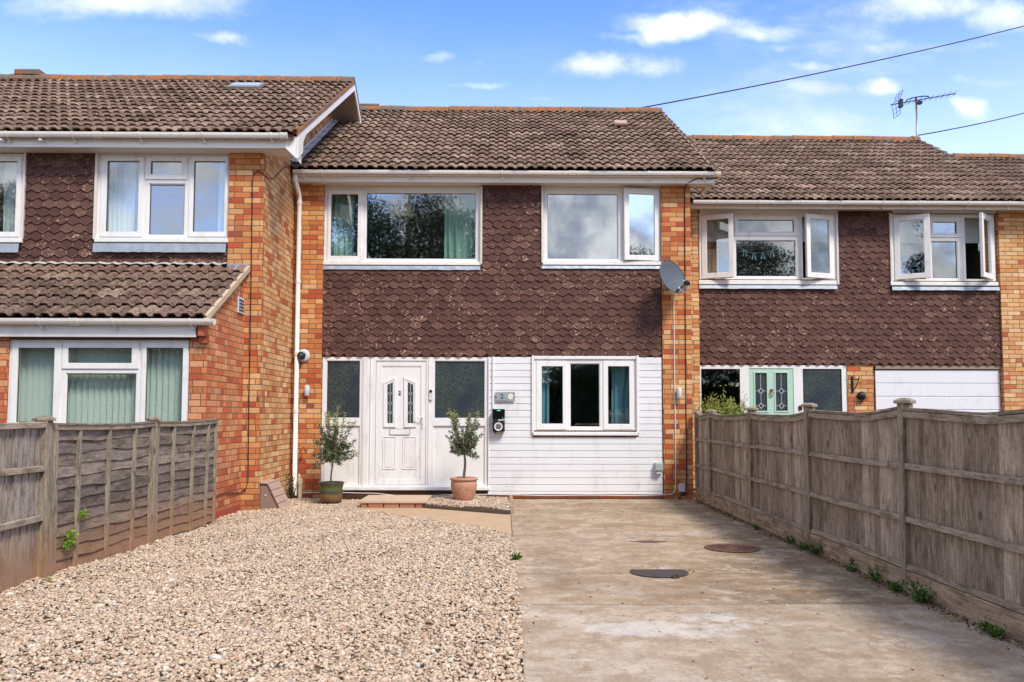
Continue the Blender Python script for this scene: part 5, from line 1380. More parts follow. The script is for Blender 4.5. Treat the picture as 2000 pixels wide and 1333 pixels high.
MB().box(c[0] + .03, c[0] + .055, 12.68, 12.72, c[2] - .02, c[2] + .001).build('cable_gland', M_black, EV)
tag(EV, 'black wall-mounted car charger with round white-ringed socket beside the entrance', 'car charger')
q = rp(961.5, 697, 965.2, 799, 12.76); tag(MB().box(q[0], q[1], 12.750, 12.776, q[2], q[3]).build('cable_trunking', M_clad, bevel=.003), 'white vertical cable trunking above the black charger', 'trunking')
# name plate with a 2 and a flower
c = rp(967, 766, 1006, 784.5, 12.74); NP = empty('name_plate', ((c[0] + c[1]) / 2, 12.745, c[2]))
MB().box(c[0], c[1], 12.748, 12.754, c[2], c[3]).build('glass_plate', mat_plain('grey_glass_plate', (.34, .35, .38), .2, .1, spec=.7), NP, bevel=.002)
zc = (c[2] + c[3]) / 2; W_ = c[1] - c[0]
M_nav = mat_plain('navy_print', (.02, .09, .16), .4); M_grn = mat_plain('green_print', (.28, .48, .10), .4)
text('plate_number', '2', (c[0] + W_ * .34, 12.7465, zc + .005), .105, M_nav, NP, .0012, .002)
gm = MB(); gm.box(c[0] + W_ * .40, c[0] + W_ * .66, 12.7455, 12.7475, zc - .008, zc + .004); gm.build('plate_stem', M_grn, NP)
fm = MB(); fc = (c[0] + W_ * .78, zc)
for k in range(6):
    a = k * math.pi / 3 + .3; px_, pz_ = fc[0] + .026 * math.cos(a), fc[1] + .026 * math.sin(a)
    fm.lathe([(.012, 0), (.019, -.003), (.008, -.005)], (px_, 12.7475, pz_), 10, axis=1)
fm.build('plate_flower', mat_plain('pale_petal', (.72, .76, .66), .5), NP)
for sx in (.05, .93): MB().lathe([(.009, 0), (.010, -.006), (.004, -.009)], (c[0] + W_ * sx, 12.7478, zc - .005), 10, axis=1).build('plate_screw', M_black, NP)
bl = MB(); rr = random.Random(9); x = c[0] + .02
while x < c[0] + W_ * .62:
    wl = rr.uniform(.004, .010); bl.box(x, x + wl, 12.7465, 12.7476, c[2] + .012, c[2] + .012 + rr.uniform(.008, .014)); x += wl + .004
bl.build('plate_small_print', mat_plain('slate_blue_print', (.12, .16, .28), .5), NP)
tag(NP, 'small glass house plate with a blue 2 and a pale flower above the charger', 'house sign')
# doorbell camera
c = P(841.6, 772, dS); DB = empty('doorbell', (c[0], dS, c[2] - .09))
pill = MB(); prof = []
for k in range(20):
    a = 2 * math.pi * k / 20; prof.append((c[0] + .026 * math.cos(a), c[2] + .026 * math.sin(a) + (.058 if math.sin(a) >= 0 else -.058)))
pill.prism(prof, 1, dS - .03, dS - .0005); pill.build('bell_body', M_lgrey, DB, bevel=.004)
MB().lathe([(.022, 0), (.023, -.006), (.014, -.010)], (c[0], dS - .0302, c[2] + .058), 18, axis=1).build('bell_camera', M_black, DB, smooth=True)
MB().lathe([(.014, 0), (.015, -.003)], (c[0], dS - .0302, c[2] - .052), 14, axis=1).build('bell_button', M_white, DB)
tag(DB, 'slim white video doorbell between the white door and the side glass', 'doorbell')
# front step
s0, s1 = ong(704, 990), ong(829, 991); ST = empty('front_step', ((s0[0] + s1[0]) / 2, 11.95, 0))
xa, xbb = s0[0], s1[0]; brk = MB(); x = xa + .02; rr = random.Random(6)
while x < xbb - .03:
    wl = .215 if rr.random() < .75 else .10
    wl = min(wl, xbb - x - .01); brk.box(x, x + wl - .012, 11.60 + rr.uniform(-.006, .006), 11.70, -.02, .052); x += wl
def mat_isl(name, stops):
    m, t = new_mat(name); o = ocoord(t); c = t.ramp(t.n('ShaderNodeNewGeometry').outputs['Random Per Island'], stops)
    c = t.mix(t.m('MULTIPLY', t.noise(o, 30.0, 4), .5), c, t.vm('MULTIPLY', c, (.5, .45, .4))); finish(t, c, .9, bump=t.noise(o, 50.0, 3), bd=.004, bs=.6); return m
brk.build('step_bricks', mat_isl('worn_red_brick', [(0, (.50, .36, .25)), (.3, (.40, .20, .12)), (.6, (.36, .12, .07)), (1, (.48, .28, .17))]), ST, bevel=.008)
MB().box(xa + .03, xbb - .02, 11.7, 12.55, -.02, .048).build('step_core', M_plinthd, ST)
MB().box(xa - .01, xbb + .035, 11.585, 12.42, .055, .092).build('step_slab', M_slab, ST, bevel=.008)
tag(ST, 'low brick front step topped with a worn tan slab before the white door', 'step')
# angled tan meter cover against the brick side
y0, y1 = 11.22, 11.68; MC = empty('meter_box', (-3.08, 11.45, 0)); xw = XR2 + .006
x1_, x2_ = -3.10, -2.925
pf = [(xw, 0), (x2_ - .01, 0), (x1_ - .005, .335), (xw, .352)]
MB().prism(pf, 1, y0, y1).build('box_body', mat_plain('brown_plastic', (.27, .18, .14), .6, .15, sc=6), MC, bevel=.004)
lid = MB(); ex = Vector((x2_ - x1_, 0, -.345)); le = ex.length; ex.normalize(); n_ = Vector((-ex.z, 0, ex.x)) * 1
if n_.x < 0: n_ = -n_
for k in range(4):
    a = Vector((x1_, (y0 + y1) / 2, .345)) + ex * (le * (k + .5) / 4) + n_ * (.010 + .004 * (k % 1)); lid.obox(a, ex, Vector((0, 1, 0)), n_, le / 8 - .003, (y1 - y0) / 2 + .022, .012)
lid.obox(Vector(((xw + x1_) / 2, (y0 + y1) / 2, .362)), Vector((1, 0, -.1)).normalized(), Vector((0, 1, 0)), Vector((.1, 0, 1)).normalized(), (x1_ - xw) / 2 + .008, (y1 - y0) / 2 + .022, .012)
lid.build('lid', M_tan, MC, bevel=.004)
MB().lathe([(.012, 0), (.013, -.004), (.006, -.006)], (-3.13, y0, .20), 12, axis=1).build('lock', M_lgrey, MC)
tag(MC, 'slope-fronted tan plastic meter box on the gravel against the brick corner', 'meter box')

# ================================================================== AERIAL AND WIRES
yA = YR3; a0 = P(1791, 268, yA); AE = empty('tv_aerial', a0)
def A(px, py, dy=0.0): return P(px, py, yA + dy)
MB().tube([(a0[0], yA, a0[2] - .1), A(1790.5, 230), A(1789, 190)], .022, 8).build('mast', M_metal, AE, smooth=True)
bo = MB(); bo.tube([A(1739, 205.3), A(1866, 183)], .011, 6); bo.build('boom', M_black, AE)
br = MB(); br.tube([A(1769, 199.5), A(1772, 195), A(1780, 192.5), A(1790, 190), A(1803, 188.3), A(1813, 188.5), A(1815, 191)], .013, 6); br.box(A(1786, 0)[0], A(1794, 0)[0], yA - .05, yA + .05, A(0, 193.5)[2], A(0, 188)[2]); br.build('boom_brace', M_black, AE)
el = MB()
for px, py in ((1769, 200), (1776, 199), (1786, 197), (1797, 195.2), (1808, 193.3), (1819, 191.4), (1830, 189.4), (1841, 187.4), (1853, 185.3), (1864, 183.3)):
    c = Vector(A(px, py)); el.tube([c + Vector((0, -.12, .03)), c + Vector((0, .12, -.03))], .005, 4); el.tube([c, c + Vector((0, 0, -.055))], .004, 4)
el.build('directors', M_black, AE)
rf = MB(); c = Vector(A(1749, 203.5))
for s_, (qx, qz) in ((1, (.10, .26)), (-1, (.03, -.28))):
    for dy in (-.16, 0, .16):
        rf.tube([c + Vector((0, dy, 0)), c + Vector((qx * .6 + .02 * dy, dy, qz * .5)), c + Vector((qx, dy, qz))], .006, 4)
    for f_ in (.35, .7, 1.0):
        rf.tube([c + Vector((qx * f_, -.17, qz * f_)), c + Vector((qx * f_, .17, qz * f_))], .006, 4)
c = Vector(A(1759, 202)); rf.box(c.x - .03, c.x + .03, yA - .06, yA + .06, c.z - .10, c.z + .08)
rf.build('reflector', M_black, AE); tag(AE, 'thin TV aerial on a grey mast above the right house roof', 'aerial')
def wire(pts, r, name, label):
    V_ = [Vector(p) for p in pts]; return tag(MB().tube(V_, r, 6).build(name, M_cable, smooth=True), label, 'wire')
w0 = Vector(P(1236, 214, 17.1)); w1 = Vector(P(2120, 20, 24.0)); mid = []
for i in range(25):
    u = i / 24; p_ = w0.lerp(w1, u); p_.z -= .9 * u * (1 - u) * .55; mid.append(p_)
wire(mid, .014, 'overhead_wire', 'long dark overhead wire rising from the middle house ridge across the sky')
w0 = Vector(P(1794, 264.5, 18.6)); w1 = Vector(P(2100, 193, 24.0)); mid = []
for i in range(17):
    u = i / 16; p_ = w0.lerp(w1, u); p_.z -= .3 * u * (1 - u); mid.append(p_)
wire(mid, .014, 'overhead_wire', 'shorter dark overhead wire leaving the foot of the TV aerial')

# ================================================================== FENCES
def post(t, x, y, h, w, mat, cap=True, lean=0.0):
    m = MB(); m.add([(x - w, y - w, -.1), (x + w, y - w, -.1), (x + w, y + w, -.1), (x - w, y + w, -.1), (x - w + lean, y - w, h), (x + w + lean, y - w, h), (x + w + lean, y + w, h), (x - w + lean, y + w, h)],
                     [(0, 3, 2, 1), (4, 5, 6, 7), (0, 1, 5, 4), (1, 2, 6, 5), (2, 3, 7, 6), (3, 0, 4, 7)])
    o = m.build('post', mat, t, bevel=.006)
    if cap:
        k = w + .018; MB().lathe([(k * 1.35, 0), (k * 1.41, .006), (k * 1.38, .022), (k * .7, .040)], (x + lean, y, h), 4).build('post_cap', mat, o)
    return o
XFR = 2.93
FR = empty('timber_fence', (XFR, 7, 0))
tag(FR, 'weathered grey-brown closeboard fence with capped posts along the right side of the drive', 'fence')
py_ = [2.33, 4.21, 6.11, 8.0, 9.88, 11.80]; hts = [1.38, 1.385, 1.385, 1.375, 1.355, 1.335]
for y, h in zip(py_, hts): post(FR, XFR, y, h - .03, .042, M_wp, lean=random.uniform(-.01, .01))
post(FR, XFR, 12.66, 1.29, .035, M_wp)
rr = random.Random(12)
py2 = py_ + [12.66]
for i in range(len(py2) - 1):
    y0, y1 = py2[i] + .044, py2[i + 1] - .044; L_ = y1 - y0; ht = 1.325 if i < 3 else 1.30
    def top(u, i=i, ht=ht): return ht - .035 * math.sin(math.pi * u) + .006 * math.sin(9 * u + i)
    bd_ = MB(); y = y0; k = 0
    while y < y1 - .02:
        wl = min(rr.uniform(.085, .105), y1 - y); u = (y + wl / 2 - y0) / L_; zt = top(u) - .02; t1 = .020 if k % 2 else .026
        xf = XFR - .002 + rr.uniform(-.002, .002); tw = rr.uniform(-.004, .004)
        wl_ = wl; ge_ = rr.uniform(.002, .005)
        bd_.add([(xf, y + ge_, .165), (xf - .009, y + wl - ge_, .165), (xf + .012, y + wl - ge_, .165), (xf + .012, y + ge_, .165),
                 (xf + tw, y + ge_, zt), (xf - .009 + tw, y + wl - ge_, zt), (xf + .012 + tw, y + wl - ge_, zt), (xf + .012 + tw, y + ge_, zt)],
                [(0, 1, 2, 3), (4, 7, 6, 5), (0, 4, 5, 1), (1, 5, 6, 2), (2, 6, 7, 3), (3, 7, 4, 0)])
        y += wl; k += 1
    bd_.build('closeboard_panel', M_wv, FR)
    MB().box(XFR + .016, XFR + .024, y0, y1, .165, ht - .07).build('gap_backing', M_gapshade, FR)  # added dark sheet, its colour draws the board gaps as shadow lines
    for zc, hh in ((.905, .020), (.525, .020), (.185, .018)):
        rl = MB()
        n = 10; sg = rr.uniform(-.010, .012); sc_ = []
        for j in range(n + 1):
            ya = y0 + L_ * j / n; za = zc + sg * math.sin(math.pi * j / n) + rr.uniform(-.0015, .0015)
            sc_.append([(XFR - .036, ya, za - hh), (XFR - .011, ya, za - hh), (XFR - .011, ya, za + hh), (XFR - .031, ya, za + hh)])
        rl.loft(sc_)
        rl.build('rail', M_wh, FR)
    cp_ = MB(); n = 12
    for (dz, xa, xb_, hh) in ((-.045, XFR - .034, XFR - .010, .022), (-.008, XFR - .040, XFR + .035, .010)):
        cp_.loft([[(xa, y0 + L_ * j / n, top(j / n) + dz - hh), (xb_, y0 + L_ * j / n, top(j / n) + dz - hh), (xb_, y0 + L_ * j / n, top(j / n) + dz + hh), (xa, y0 + L_ * j / n, top(j / n) + dz + hh)] for j in range(n + 1)])
    cp_.build('capping_rail', M_wh, FR)
    MB().box(XFR - .040, XFR - .002, y0, y1, -.02, .160).build('gravel_board', M_wg, FR, bevel=.004)
# left fence
FL = empty('timber_fence', (-3.5, 8, 0))
tag(FL, 'old sagging lap-panel fence with silver-grey posts along the left of the gravel', 'fence')
LP = [(-3.56, 4.70), (-3.515, 6.55), (-3.46, 8.36)]
def lp_at(y):
    pts = [(4.70, -3.56), (6.55, -3.515), (8.36, -3.46), (9.70, -3.40), (10.0, -3.395)]
    if y < 4.7: return -3.56 - (4.7 - y) * .02
    for (a, xa), (b, xb_) in zip(pts, pts[1:]):
        if y <= b: return xa + (xb_ - xa) * (y - a) / (b - a)
    return pts[-1][1]
for (x, y), h, ln in zip(LP, (1.24, 1.235, 1.225), (.01, -.03, .01)): post(FL, x, y, h - .02, .050 if y < 8 else .042, M_palep, lean=ln)
post(FL, lp_at(2.85), 2.85, 1.24, .05, M_palep)
rr = random.Random(31)
for (ya, yb_) in ((2.90, 4.65), (4.755, 6.495)):              # upright boards, seen from the rail side
    m_ = MB(); y = ya
    while y < yb_ - .02:
        wl = min(rr.uniform(.075, .12), yb_ - y); x0 = lp_at(y) - .02 + rr.uniform(-.003, .003); tw = rr.uniform(-.006, .006); zt = 1.165 + rr.uniform(-.006, .006)
        m_.add([(x0 - .012, y + .003, .01), (x0 - .012, y + wl - .003, .01), (x0 + .006, y + wl - .003, .01), (x0 + .010, y + .003, .01),
                (x0 - .012 + tw, y + .003, zt), (x0 - .012 + tw, y + wl - .003, zt), (x0 + .006 + tw, y + wl - .003, zt), (x0 + .010 + tw, y + .003, zt)],
               [(0, 3, 2, 1), (4, 5, 6, 7), (0, 1, 5, 4), (1, 2, 6, 5), (2, 3, 7, 6), (3, 0, 4, 7)])
        y += wl
    m_.build('board_panel', M_pale_w, FL)
    for zc, dz in ((1.175, .012), (.86, -.01), (.46, .02)):
        n = 8; r_ = MB()
        sc_ = []
        for j in range(n + 1):
            a = ya + (yb_ - ya) * j / n; za = zc + dz * (j / n - .5) * 2 + rr.uniform(-.002, .002); xa = lp_at(a)
            sc_.append([(xa - .008, a, za - .024), (xa + .022, a, za - .020), (xa + .020, a, za + .018), (xa - .008, a, za + .024)])
        r_.loft(sc_)
        r_.build('rail', M_wh, FL)
for pi_, (ya, yb_) in enumerate(((6.61, 8.315), (8.405, 9.965))):   # waney lap panels
    m_ = MB(); nb = 12; n = 16
    for k in range(nb):
        z0 = .015 + k * .094; vs = []; ph = rr.uniform(0, 6); am = rr.uniform(.003, .009); dr = rr.uniform(-.012, .012)
        bulge = .018 * rr.uniform(.3, 1.0)
        for j in range(n + 1):
            u = j / n; y = ya + (yb_ - ya) * u; x0 = lp_at(y) + bulge * math.sin(math.pi * u * 2.0 + ph) * .35
            zl = z0 + am * math.sin(u * 11 + ph) + am * .5 * math.sin(u * 27 + ph * 2) + dr * (u - .5)
            vs += [(x0 + .012, y, zl), (x0 + .018, y, zl + .003), (x0 + .003, y, zl + .125), (x0 - .004, y, zl + .125)]
        fs = [(i * 4 + j, i * 4 + 4 + j, i * 4 + 5 + j, i * 4 + 1 + j) for i in range(n) for j in range(3)] + [(i * 4, i * 4 + 3, i * 4 + 7, i * 4 + 4) for i in range(n)]
        m_.add(vs, fs)
    m_.build('lap_panel', M_lap, FL)
    for f_ in ((.21, .50, .78) if pi_ == 0 else (.25, .56, .82)) + (.985,) + ((.012,) if pi_ == 1 else (.012,)):
        bt_ = MB(); y = ya + (yb_ - ya) * f_; le = rr.uniform(-.035, .035) if 0.1 < f_ < .9 else 0; n = 6; x0 = lp_at(y)
        sc_ = []
        for j in range(n + 1):
            za = 1.17 * j / n; a = y + le * (za / 1.17 - .5) + .008 * math.sin(za * 4 + y)
            sc_.append([(x0 + .012, a - .019, za), (x0 + .040, a - .017, za), (x0 + .040, a + .017, za), (x0 + .012, a + .019, za)])
        bt_.loft(sc_)
        bt_.build('batten', M_palep, FL)
    r_ = MB(); n = 10
    for (dz, x1_, hh) in ((.0, .045, .020), (.026, .052, .007)):
        s_ = lambda u: 1.165 - .014 * math.sin(math.pi * u) + .02 * (u if pi_ else 0) + dz
        r_.loft([[(lp_at(a) - .01, a, s_(u) - hh), (lp_at(a) + x1_, a, s_(u) - hh), (lp_at(a) + x1_, a, s_(u) + hh), (lp_at(a) - .01, a, s_(u) + hh)] for u, a in [(j / n, ya + (yb_ - ya) * j / n) for j in range(n + 1)]])
    r_.build('capping_rail', M_wh, FL)

# ================================================================== PLANTS
def olive(base, pot_prof, pot_mat, trunk_h, top_h, spread, seed, label, twigs=46, squat=1.0, lean=0.0, potlabel=None, two=False):
    rs = np.random.default_rng(seed); t = empty('potted_olive_tree', base); bx_, by_, bz_ = base
    po = MB().lathe(pot_prof, base, 32).build('pot', pot_mat, t, smooth=True)
    hs = max(h for r, h in pot_prof); ri = pot_prof[-1][0]
    MB().lathe([(ri + .015, -.004), (ri * .98, .004), (.03, .012)], (bx_, by_, bz_ + hs - .055), 24).build('soil', M_soil, t)
    th = trunk_h; p0 = np.array([bx_, by_, bz_ + hs - .06]); p1 = np.array([bx_ + lean, by_, bz_ + th])
    stem = [tuple(p0 + (p1 - p0) * u + np.array([.010 * math.sin(u * 5 + seed), .006 * math.cos(u * 4), 0])) for u in np.linspace(0, 1, 7)]
    tm = MB().tube(stem, [.014, .013, .012, .011, .011, .010, .009], 8)
    if two: tm.tube([(a + .022 - .01 * i / 6, b + .01, c) for i, (a, b, c) in enumerate(stem)], .008, 8)
    br = []
    P_, D_, PY_, DY_ = [], [], [], []
    p1 = np.array(stem[-1])
    for k in range(twigs):
        u0 = rs.uniform(-.12, .40) if k > 6 else rs.uniform(0, .1); st = p1 + np.array([0, 0, (top_h - th) * max(u0, -.0) * .7])
        ang = rs.uniform(0, 2 * np.pi); long_ = k % 4 == 0
        ln = (top_h - th) * (rs.uniform(.75, 1.05) * (1 - max(u0, 0) * .8) if long_ else rs.uniform(.25, .5)); el = rs.uniform(.85, 1.35) if long_ else rs.uniform(-.35, .9)
        hor = math.cos(el) * ln; hor = min(hor, spread) * (1.0 if not long_ else .9)
        end = st + np.array([math.cos(ang) * hor, math.sin(ang) * hor, math.sin(el) * ln * squat])
        md = (st + end) / 2 + np.array([math.cos(ang) * hor * .22, math.sin(ang) * hor * .22, -.02 * ln]) + rs.normal(0, .012, 3)
        end = end + rs.normal(0, .035, 3); qs = [st * (1 - s) ** 2 + 2 * md * s * (1 - s) + end * s * s for s in np.linspace(0, 1, 7)]
        tm.tube([tuple(q) for q in qs], [.005, .0045, .004, .0032, .0026, .002, .0015], 4)
        m = int(ln / .017) + 5
        for s in np.linspace(.12, 1.0, m):
            q = st * (1 - s) ** 2 + 2 * md * s * (1 - s) + end * s * s
            tg = 2 * (1 - s) * (md - st) + 2 * s * (end - md); tg /= np.linalg.norm(tg)
            for _ in range(2):
                dvec = tg * .7 + rs.normal(0, .75, 3)
                if q[2] > bz_ + th + (top_h - th) * .70: PY_.append(q); DY_.append(dvec)
                else: P_.append(q); D_.append(dvec)
    tm.build('trunk', M_trunk, t, smooth=True)
    V, F = leaf_mesh(np.array(P_), np.array(D_), .058, .0165, rs)
    cr_ = mesh_obj('crown', V, F, M_olive, t)
    V, F = leaf_mesh(np.array(PY_), np.array(DY_), .056, .016, rs)
    mesh_obj('new_growth', V, F, M_olivey, cr_)
    return tag(t, label, 'potted tree', 'potted olive trees by the door'), po
def mat_pot1():
    m, t = new_mat('green_glazed_pot'); o = ocoord(t); z = t.n('ShaderNodeSeparateXYZ', ins={0: o}).outputs[2]
    n = t.m('MULTIPLY', t.m('SUBTRACT', t.noise(o, 8.0, 4), .5), .05)
    c = t.ramp(t.m('DIVIDE', t.m('ADD', z, n), .30), [(.0, (.10, .06, .035)), (.2, (.22, .11, .05)), (.38, (.20, .12, .05)), (.48, (.055, .055, .04)), (.66, (.10, .125, .035)), (.86, (.085, .10, .04)), (.95, (.05, .045, .04))])
    finish(t, c, .35, bump=t.noise(o, 30.0, 3), bd=.003, bs=.4, spec=.5); return m
p = ong(642, 986); gy = p[1]
olive((p[0], gy + .16, .012), [(.13, 0), (.150, .012), (.158, .10), (.162, .17), (.160, .21), (.172, .255), (.188, .285), (.186, .292), (.172, .288), (.158, .25), (.15, .23)],
      mat_pot1(), .60, 1.30, .30, 3, 'bushy olive tree with wide loose crown in the green glazed pot', twigs=62, lean=.01)
M_ter = mat_plain('terracotta', (.50, .26, .17), .8, .16, dirt=(.62, .45, .36), sc=9, bumpy=.3)
p = ong(905, 981, .04); zb_ = .045
o_, po = olive((p[0], p[1] + .13, zb_), [(.105, 0), (.120, .01), (.155, .08), (.180, .16), (.190, .225), (.184, .265), (.178, .285), (.196, .295), (.202, .312), (.196, .328), (.184, .330), (.172, .31), (.165, .28)],
      M_ter, .66, 1.36, .21, 17, 'slimmer upright olive tree in a pink terracotta pot right of the door', twigs=52, two=True)
c = (p[0], p[1] + .13)
for (cx, cz_) in ((-.06, .22), (-.09, .17), (-.02, .235), (.05, .20)):
    r0 = .186; th0 = cx / r0; pts = []
    for k in range(10):
        a = k * .62; rr_ = .006 + .0022 * k; aa = th0 + rr_ * math.cos(a) / r0; pts.append((c[0] + r0 * math.sin(aa), c[1] - r0 * math.cos(aa) - .001, zb_ + cz_ + rr_ * math.sin(a)))
    MB().tube(pts, .0045, 5).build('scroll_relief', M_ter, po, smooth=True)
tag(MB().lathe([(.20, 0), (.215, .008), (.205, .016)], (p[0] + .03, p[1] + .08, .040), 9).build('paving_stone', M_slab), 'flat stone slab under the terracotta pot', 'slab')
# shrub behind the fence
rs = np.random.default_rng(44)
shx0, shx1 = X_(1357, 780, 13.0), X_(1446, 780, 13.0)
SHc = ((shx0 + shx1) / 2 + .12, 13.15, 0); SHO = empty('shrub', SHc)
tm = MB(); Pp, Dd, Pq, Dq = [], [], [], []
for k in range(150):
    a, b = rs.uniform(0, 6.28), rs.uniform(0, 1) ** .5
    x, y = SHc[0] + math.cos(a) * b * .44, SHc[1] + math.sin(a) * b * .38
    tall = k % 13 == 0; h = rs.uniform(1.38, 1.62) * (1 - .10 * b) + (.14 if tall else 0)
    st = np.array([SHc[0] + (x - SHc[0]) * .3, SHc[1] + (y - SHc[1]) * .3, .05]); en = np.array([x, y, h])
    tm.tube([tuple(st), tuple((st + en) / 2 + rs.normal(0, .02, 3)), tuple(en)], [.008, .006, .002], 4)
    for s in np.linspace(.45, 1, 34 if not tall else 40):
        q = st + (en - st) * s + rs.normal(0, .02, 3); (Pq if s > .9 else Pp).append(q); (Dq if s > .9 else Dd).append(np.array([0, 0, .6]) + rs.normal(0, .7, 3))
tm.build('stems', M_trunk, SHO)
V, F = leaf_mesh(np.array(Pp), np.array(Dd), .045, .026, rs); mesh_obj('foliage', V, F, M_shrub, SHO)
V, F = leaf_mesh(np.array(Pq), np.array(Dq), .045, .020, rs); mesh_obj('new_growth', V, F, mat_leaf('yellow_green_tips', [(0, (.25, .33, .04)), (1, (.42, .45, .08))]), SHO)
tag(SHO, 'bright green garden shrub showing over the far end of the right fence', 'shrub')
# weeds
def weed(x, y, r, h, seed, label, flower=False, mat=None, z=0.0, n=None, wall=False, ls=.035):
    rs = np.random.default_rng(seed); n = n or int(110 * r / .1); Pn, Dn = [], []
    for k in range(max(5, n // 7)):
        a, b = rs.uniform(0, 6.28), rs.uniform(.2, 1) * r
        if wall: en = np.array([x + rs.uniform(.0, .03), y + math.cos(a) * b, z + abs(math.sin(a)) * h])
        else: en = np.array([x + math.cos(a) * b * .6, y + math.sin(a) * b, z + h * rs.uniform(.25, 1)])
        st = np.array([x, y, z])
        for s in np.linspace(.2, 1, 8): Pn.append(st + (en - st) * s + rs.normal(0, .006, 3)); Dn.append((en - st) / r + rs.normal(0, .6, 3))
    V, F = leaf_mesh(np.array(Pn), np.array(Dn), ls, ls * .55, rs); V[:, 2] = np.maximum(V[:, 2], .002)
    o = mesh_obj('weed', V, F, mat or M_weed); return tag(o, label, 'weed', 'weeds along the fences')
wd = [(1845, 1178, .17, .15, 'large leafy weed clump at the fence foot nearest the viewer'), (1608, 1085, .11, .13, 'upright green weed just in front of the third fence post'),
      (1572, 1075, .08, .08, 'small weed at the foot of the third fence post'), (1668, 1117, .07, .09, 'small pale weed midway along the fourth fence panel'),
      (1712, 1137, .07, .12, 'thin upright weed shortly before the tallest post'), (1750, 1155, .10, .06, 'straggly low weed beside the tallest post'),
      (1930, 1235, .06, .05, 'tiny weed below the long straw stalk near the right edge'), (1972, 1245, .09, .07, 'bright weed at the right picture edge'), (1548, 1062, .06, .07, 'tiny weed behind the third post'),
      (1478, 1035, .05, .05, 'little weed by the second far post')]
for i, (px, py, r, h, lab) in enumerate(wd):
    q = ong(px, py); weed(min(q[0], XFR - .09), q[1], r * 1.05, h * .95, 100 + i, lab, ls=.03)
weed(lp_at(6.78) + .05, 6.80, .16, .13, 130, 'green creeper through the left fence beside the big post', z=.20, wall=True, mat=M_shrub, ls=.03)
weed(lp_at(6.95) + .05, 7.0, .10, .05, 131, 'yellow-green weed tuft higher on the left fence', z=.42, wall=True, mat=M_shrub, ls=.024)
weed(lp_at(6.6) + .10, 6.45, .03, .03, 132, 'tiny yellow-green seedling in gravel by the big left post', mat=M_shrub, ls=.02)
q = ong(1001, 1094); weed(XC + .02, q[1], .06, .03, 133, 'dark weed on the edge between gravel and concrete', ls=.04)
q = ong(1318, 1129); weed(q[0], q[1], .03, .01, 134, 'small yellowing leaf tuft beside the dark manhole cover', mat=M_dead, ls=.03, n=20)
weed(-3.12, 12.55, .14, .38, 135, 'dark ivy-like weed behind the downpipe in the brick corner', mat=M_tree, ls=.04, n=160)
q = ong(1322, 973); weed(q[0], 12.70, .05, .05, 136, 'dark weed tuft at the foot of the right pier', mat=M_tree, n=40, ls=.02)
# litter along the fence foot and on the concrete
rs = np.random.default_rng(77); n = 2200
y = rs.uniform(3.6, 12.5, n); x = XFR - .045 - np.abs(rs.normal(0, .05, n)); z = np.full(n, .004) + rs.uniform(0, .012, n)
n2 = 220; y = np.r_[y, rs.uniform(3.4, 12.4, n2)]; x = np.r_[x, rs.uniform(.15, 2.8, n2)]; z = np.r_[z, np.full(n2, .004)]
D = np.stack([rs.normal(0, 1, len(x)), rs.normal(0, 1, len(x)), rs.normal(0, .25, len(x))], 1)
V, F = leaf_mesh(np.stack([x, y, z], 1), D, .022, .013, rs); V[:, 2] = np.maximum(V[:, 2], .0025)
tag(mesh_obj('leaf_litter', V, F, M_dead), 'brown leaf litter and grit scattered on the concrete and along the fence foot', 'litter', None, 'stuff')

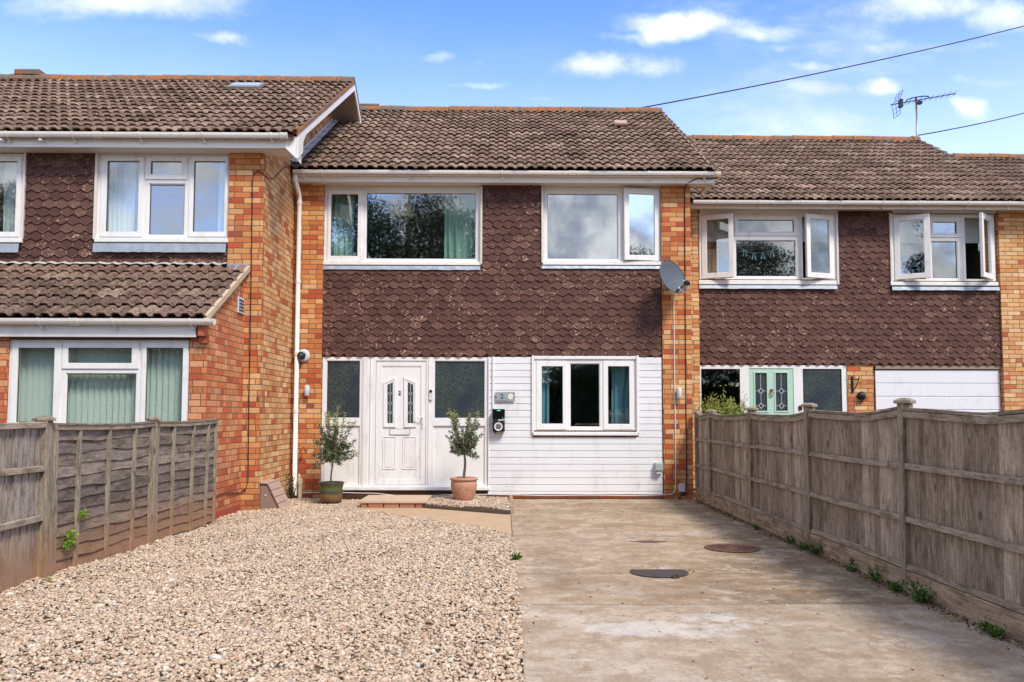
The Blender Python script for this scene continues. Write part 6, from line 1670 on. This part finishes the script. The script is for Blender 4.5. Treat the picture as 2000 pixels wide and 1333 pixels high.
# ------------------------------------------------------------------ trees across the road (they show in the window glass)
def tree(x, y, h, rx, rz, seed, label, n=9000, ls=.15):
    n = int(n * 6)
    rs = np.random.default_rng(seed); t = empty('broadleaf_tree', (x, y, 0)); tm = MB(); zc = h - rz
    tm.tube([(x, y, 0), (x + .1, y, zc * .5), (x - .1, y + .1, zc), (x, y, h * .85)], [.32, .25, .14, .03], 10)
    cl = []
    for k in range(80):
        v = rs.normal(size=3); v /= np.linalg.norm(v); rr_ = rs.uniform(.35, 1.0) ** .6
        cl.append((x + v[0] * rx * rr_, y + v[1] * rx * rr_ * .8, zc + v[2] * rz * rr_, rs.uniform(.16, .30) * rx))
        if k < 14: tm.tube([(x, y, zc * .75), ((x + cl[-1][0]) / 2, (y + cl[-1][1]) / 2, (zc * .8 + cl[-1][2]) / 2), cl[-1][:3]], [.12, .07, .02], 6)
    tm.build('trunk', M_trunk, t)
    m = n // 80; Pn = []
    for (a, b, c, r) in cl:
        v = rs.normal(size=(m, 3)); v /= np.linalg.norm(v, axis=1, keepdims=True); Pn.append(np.array([a, b, c]) + v * (r * rs.uniform(.5, 1.1, (m, 1))) * np.array([1.2, 1, .85]))
    Pn = np.concatenate(Pn); V, F = leaf_mesh(Pn, rs.normal(size=(len(Pn), 3)), ls, ls * .6, rs)
    mesh_obj('crown', V, F, M_tree, t); return tag(t, label, 'tree', 'trees across the road')
tree(-5.2, -20, 15.5, 5.2, 7.2, 1, 'big dark tree mirrored in the wide upstairs window of the middle house', 16000)
tree(14.5, -20, 11.2, 4.6, 4.4, 2, 'round tree mirrored in the bunting window of the right house', 12000)
tree(-27, -19, 14.5, 4.2, 5.5, 3, 'tree mirrored in the cut-off window at the left picture edge', 8000)
tree(6.5, -19, 6.0, 3.8, 2.9, 4, 'low bushy tree mirrored in the ground floor window', 9000)
tree(24, -21, 9.0, 4.2, 3.8, 5, 'tree mirrored in the rightmost open casement', 6000)
HG = empty('hedge', (0, -22, 0)); rs = np.random.default_rng(5); n = 40000
hp_ = np.stack([rs.uniform(-34, 34, n), -21.4 + rs.normal(0, .25, n), rs.uniform(0, 1, n) ** .7 * 3.6], 1); hp_[:, 2] *= (1 + .12 * np.sin(hp_[:, 0] * .9)) * np.where(hp_[:, 0] < -8, 1.55, 1.0)
V, F = leaf_mesh(hp_, rs.normal(size=(n, 3)), .22, .14, rs); mesh_obj('foliage', V, F, M_tree, HG)
MB().box(-8, 34, -22.6, -21.6, 0, 3.0).box(-34, -8.01, -22.6, -21.6, 0, 4.8).build('inner_growth', M_dark, HG)
tag(HG, 'long dark green hedge mirrored in the ground floor glass', 'hedge')
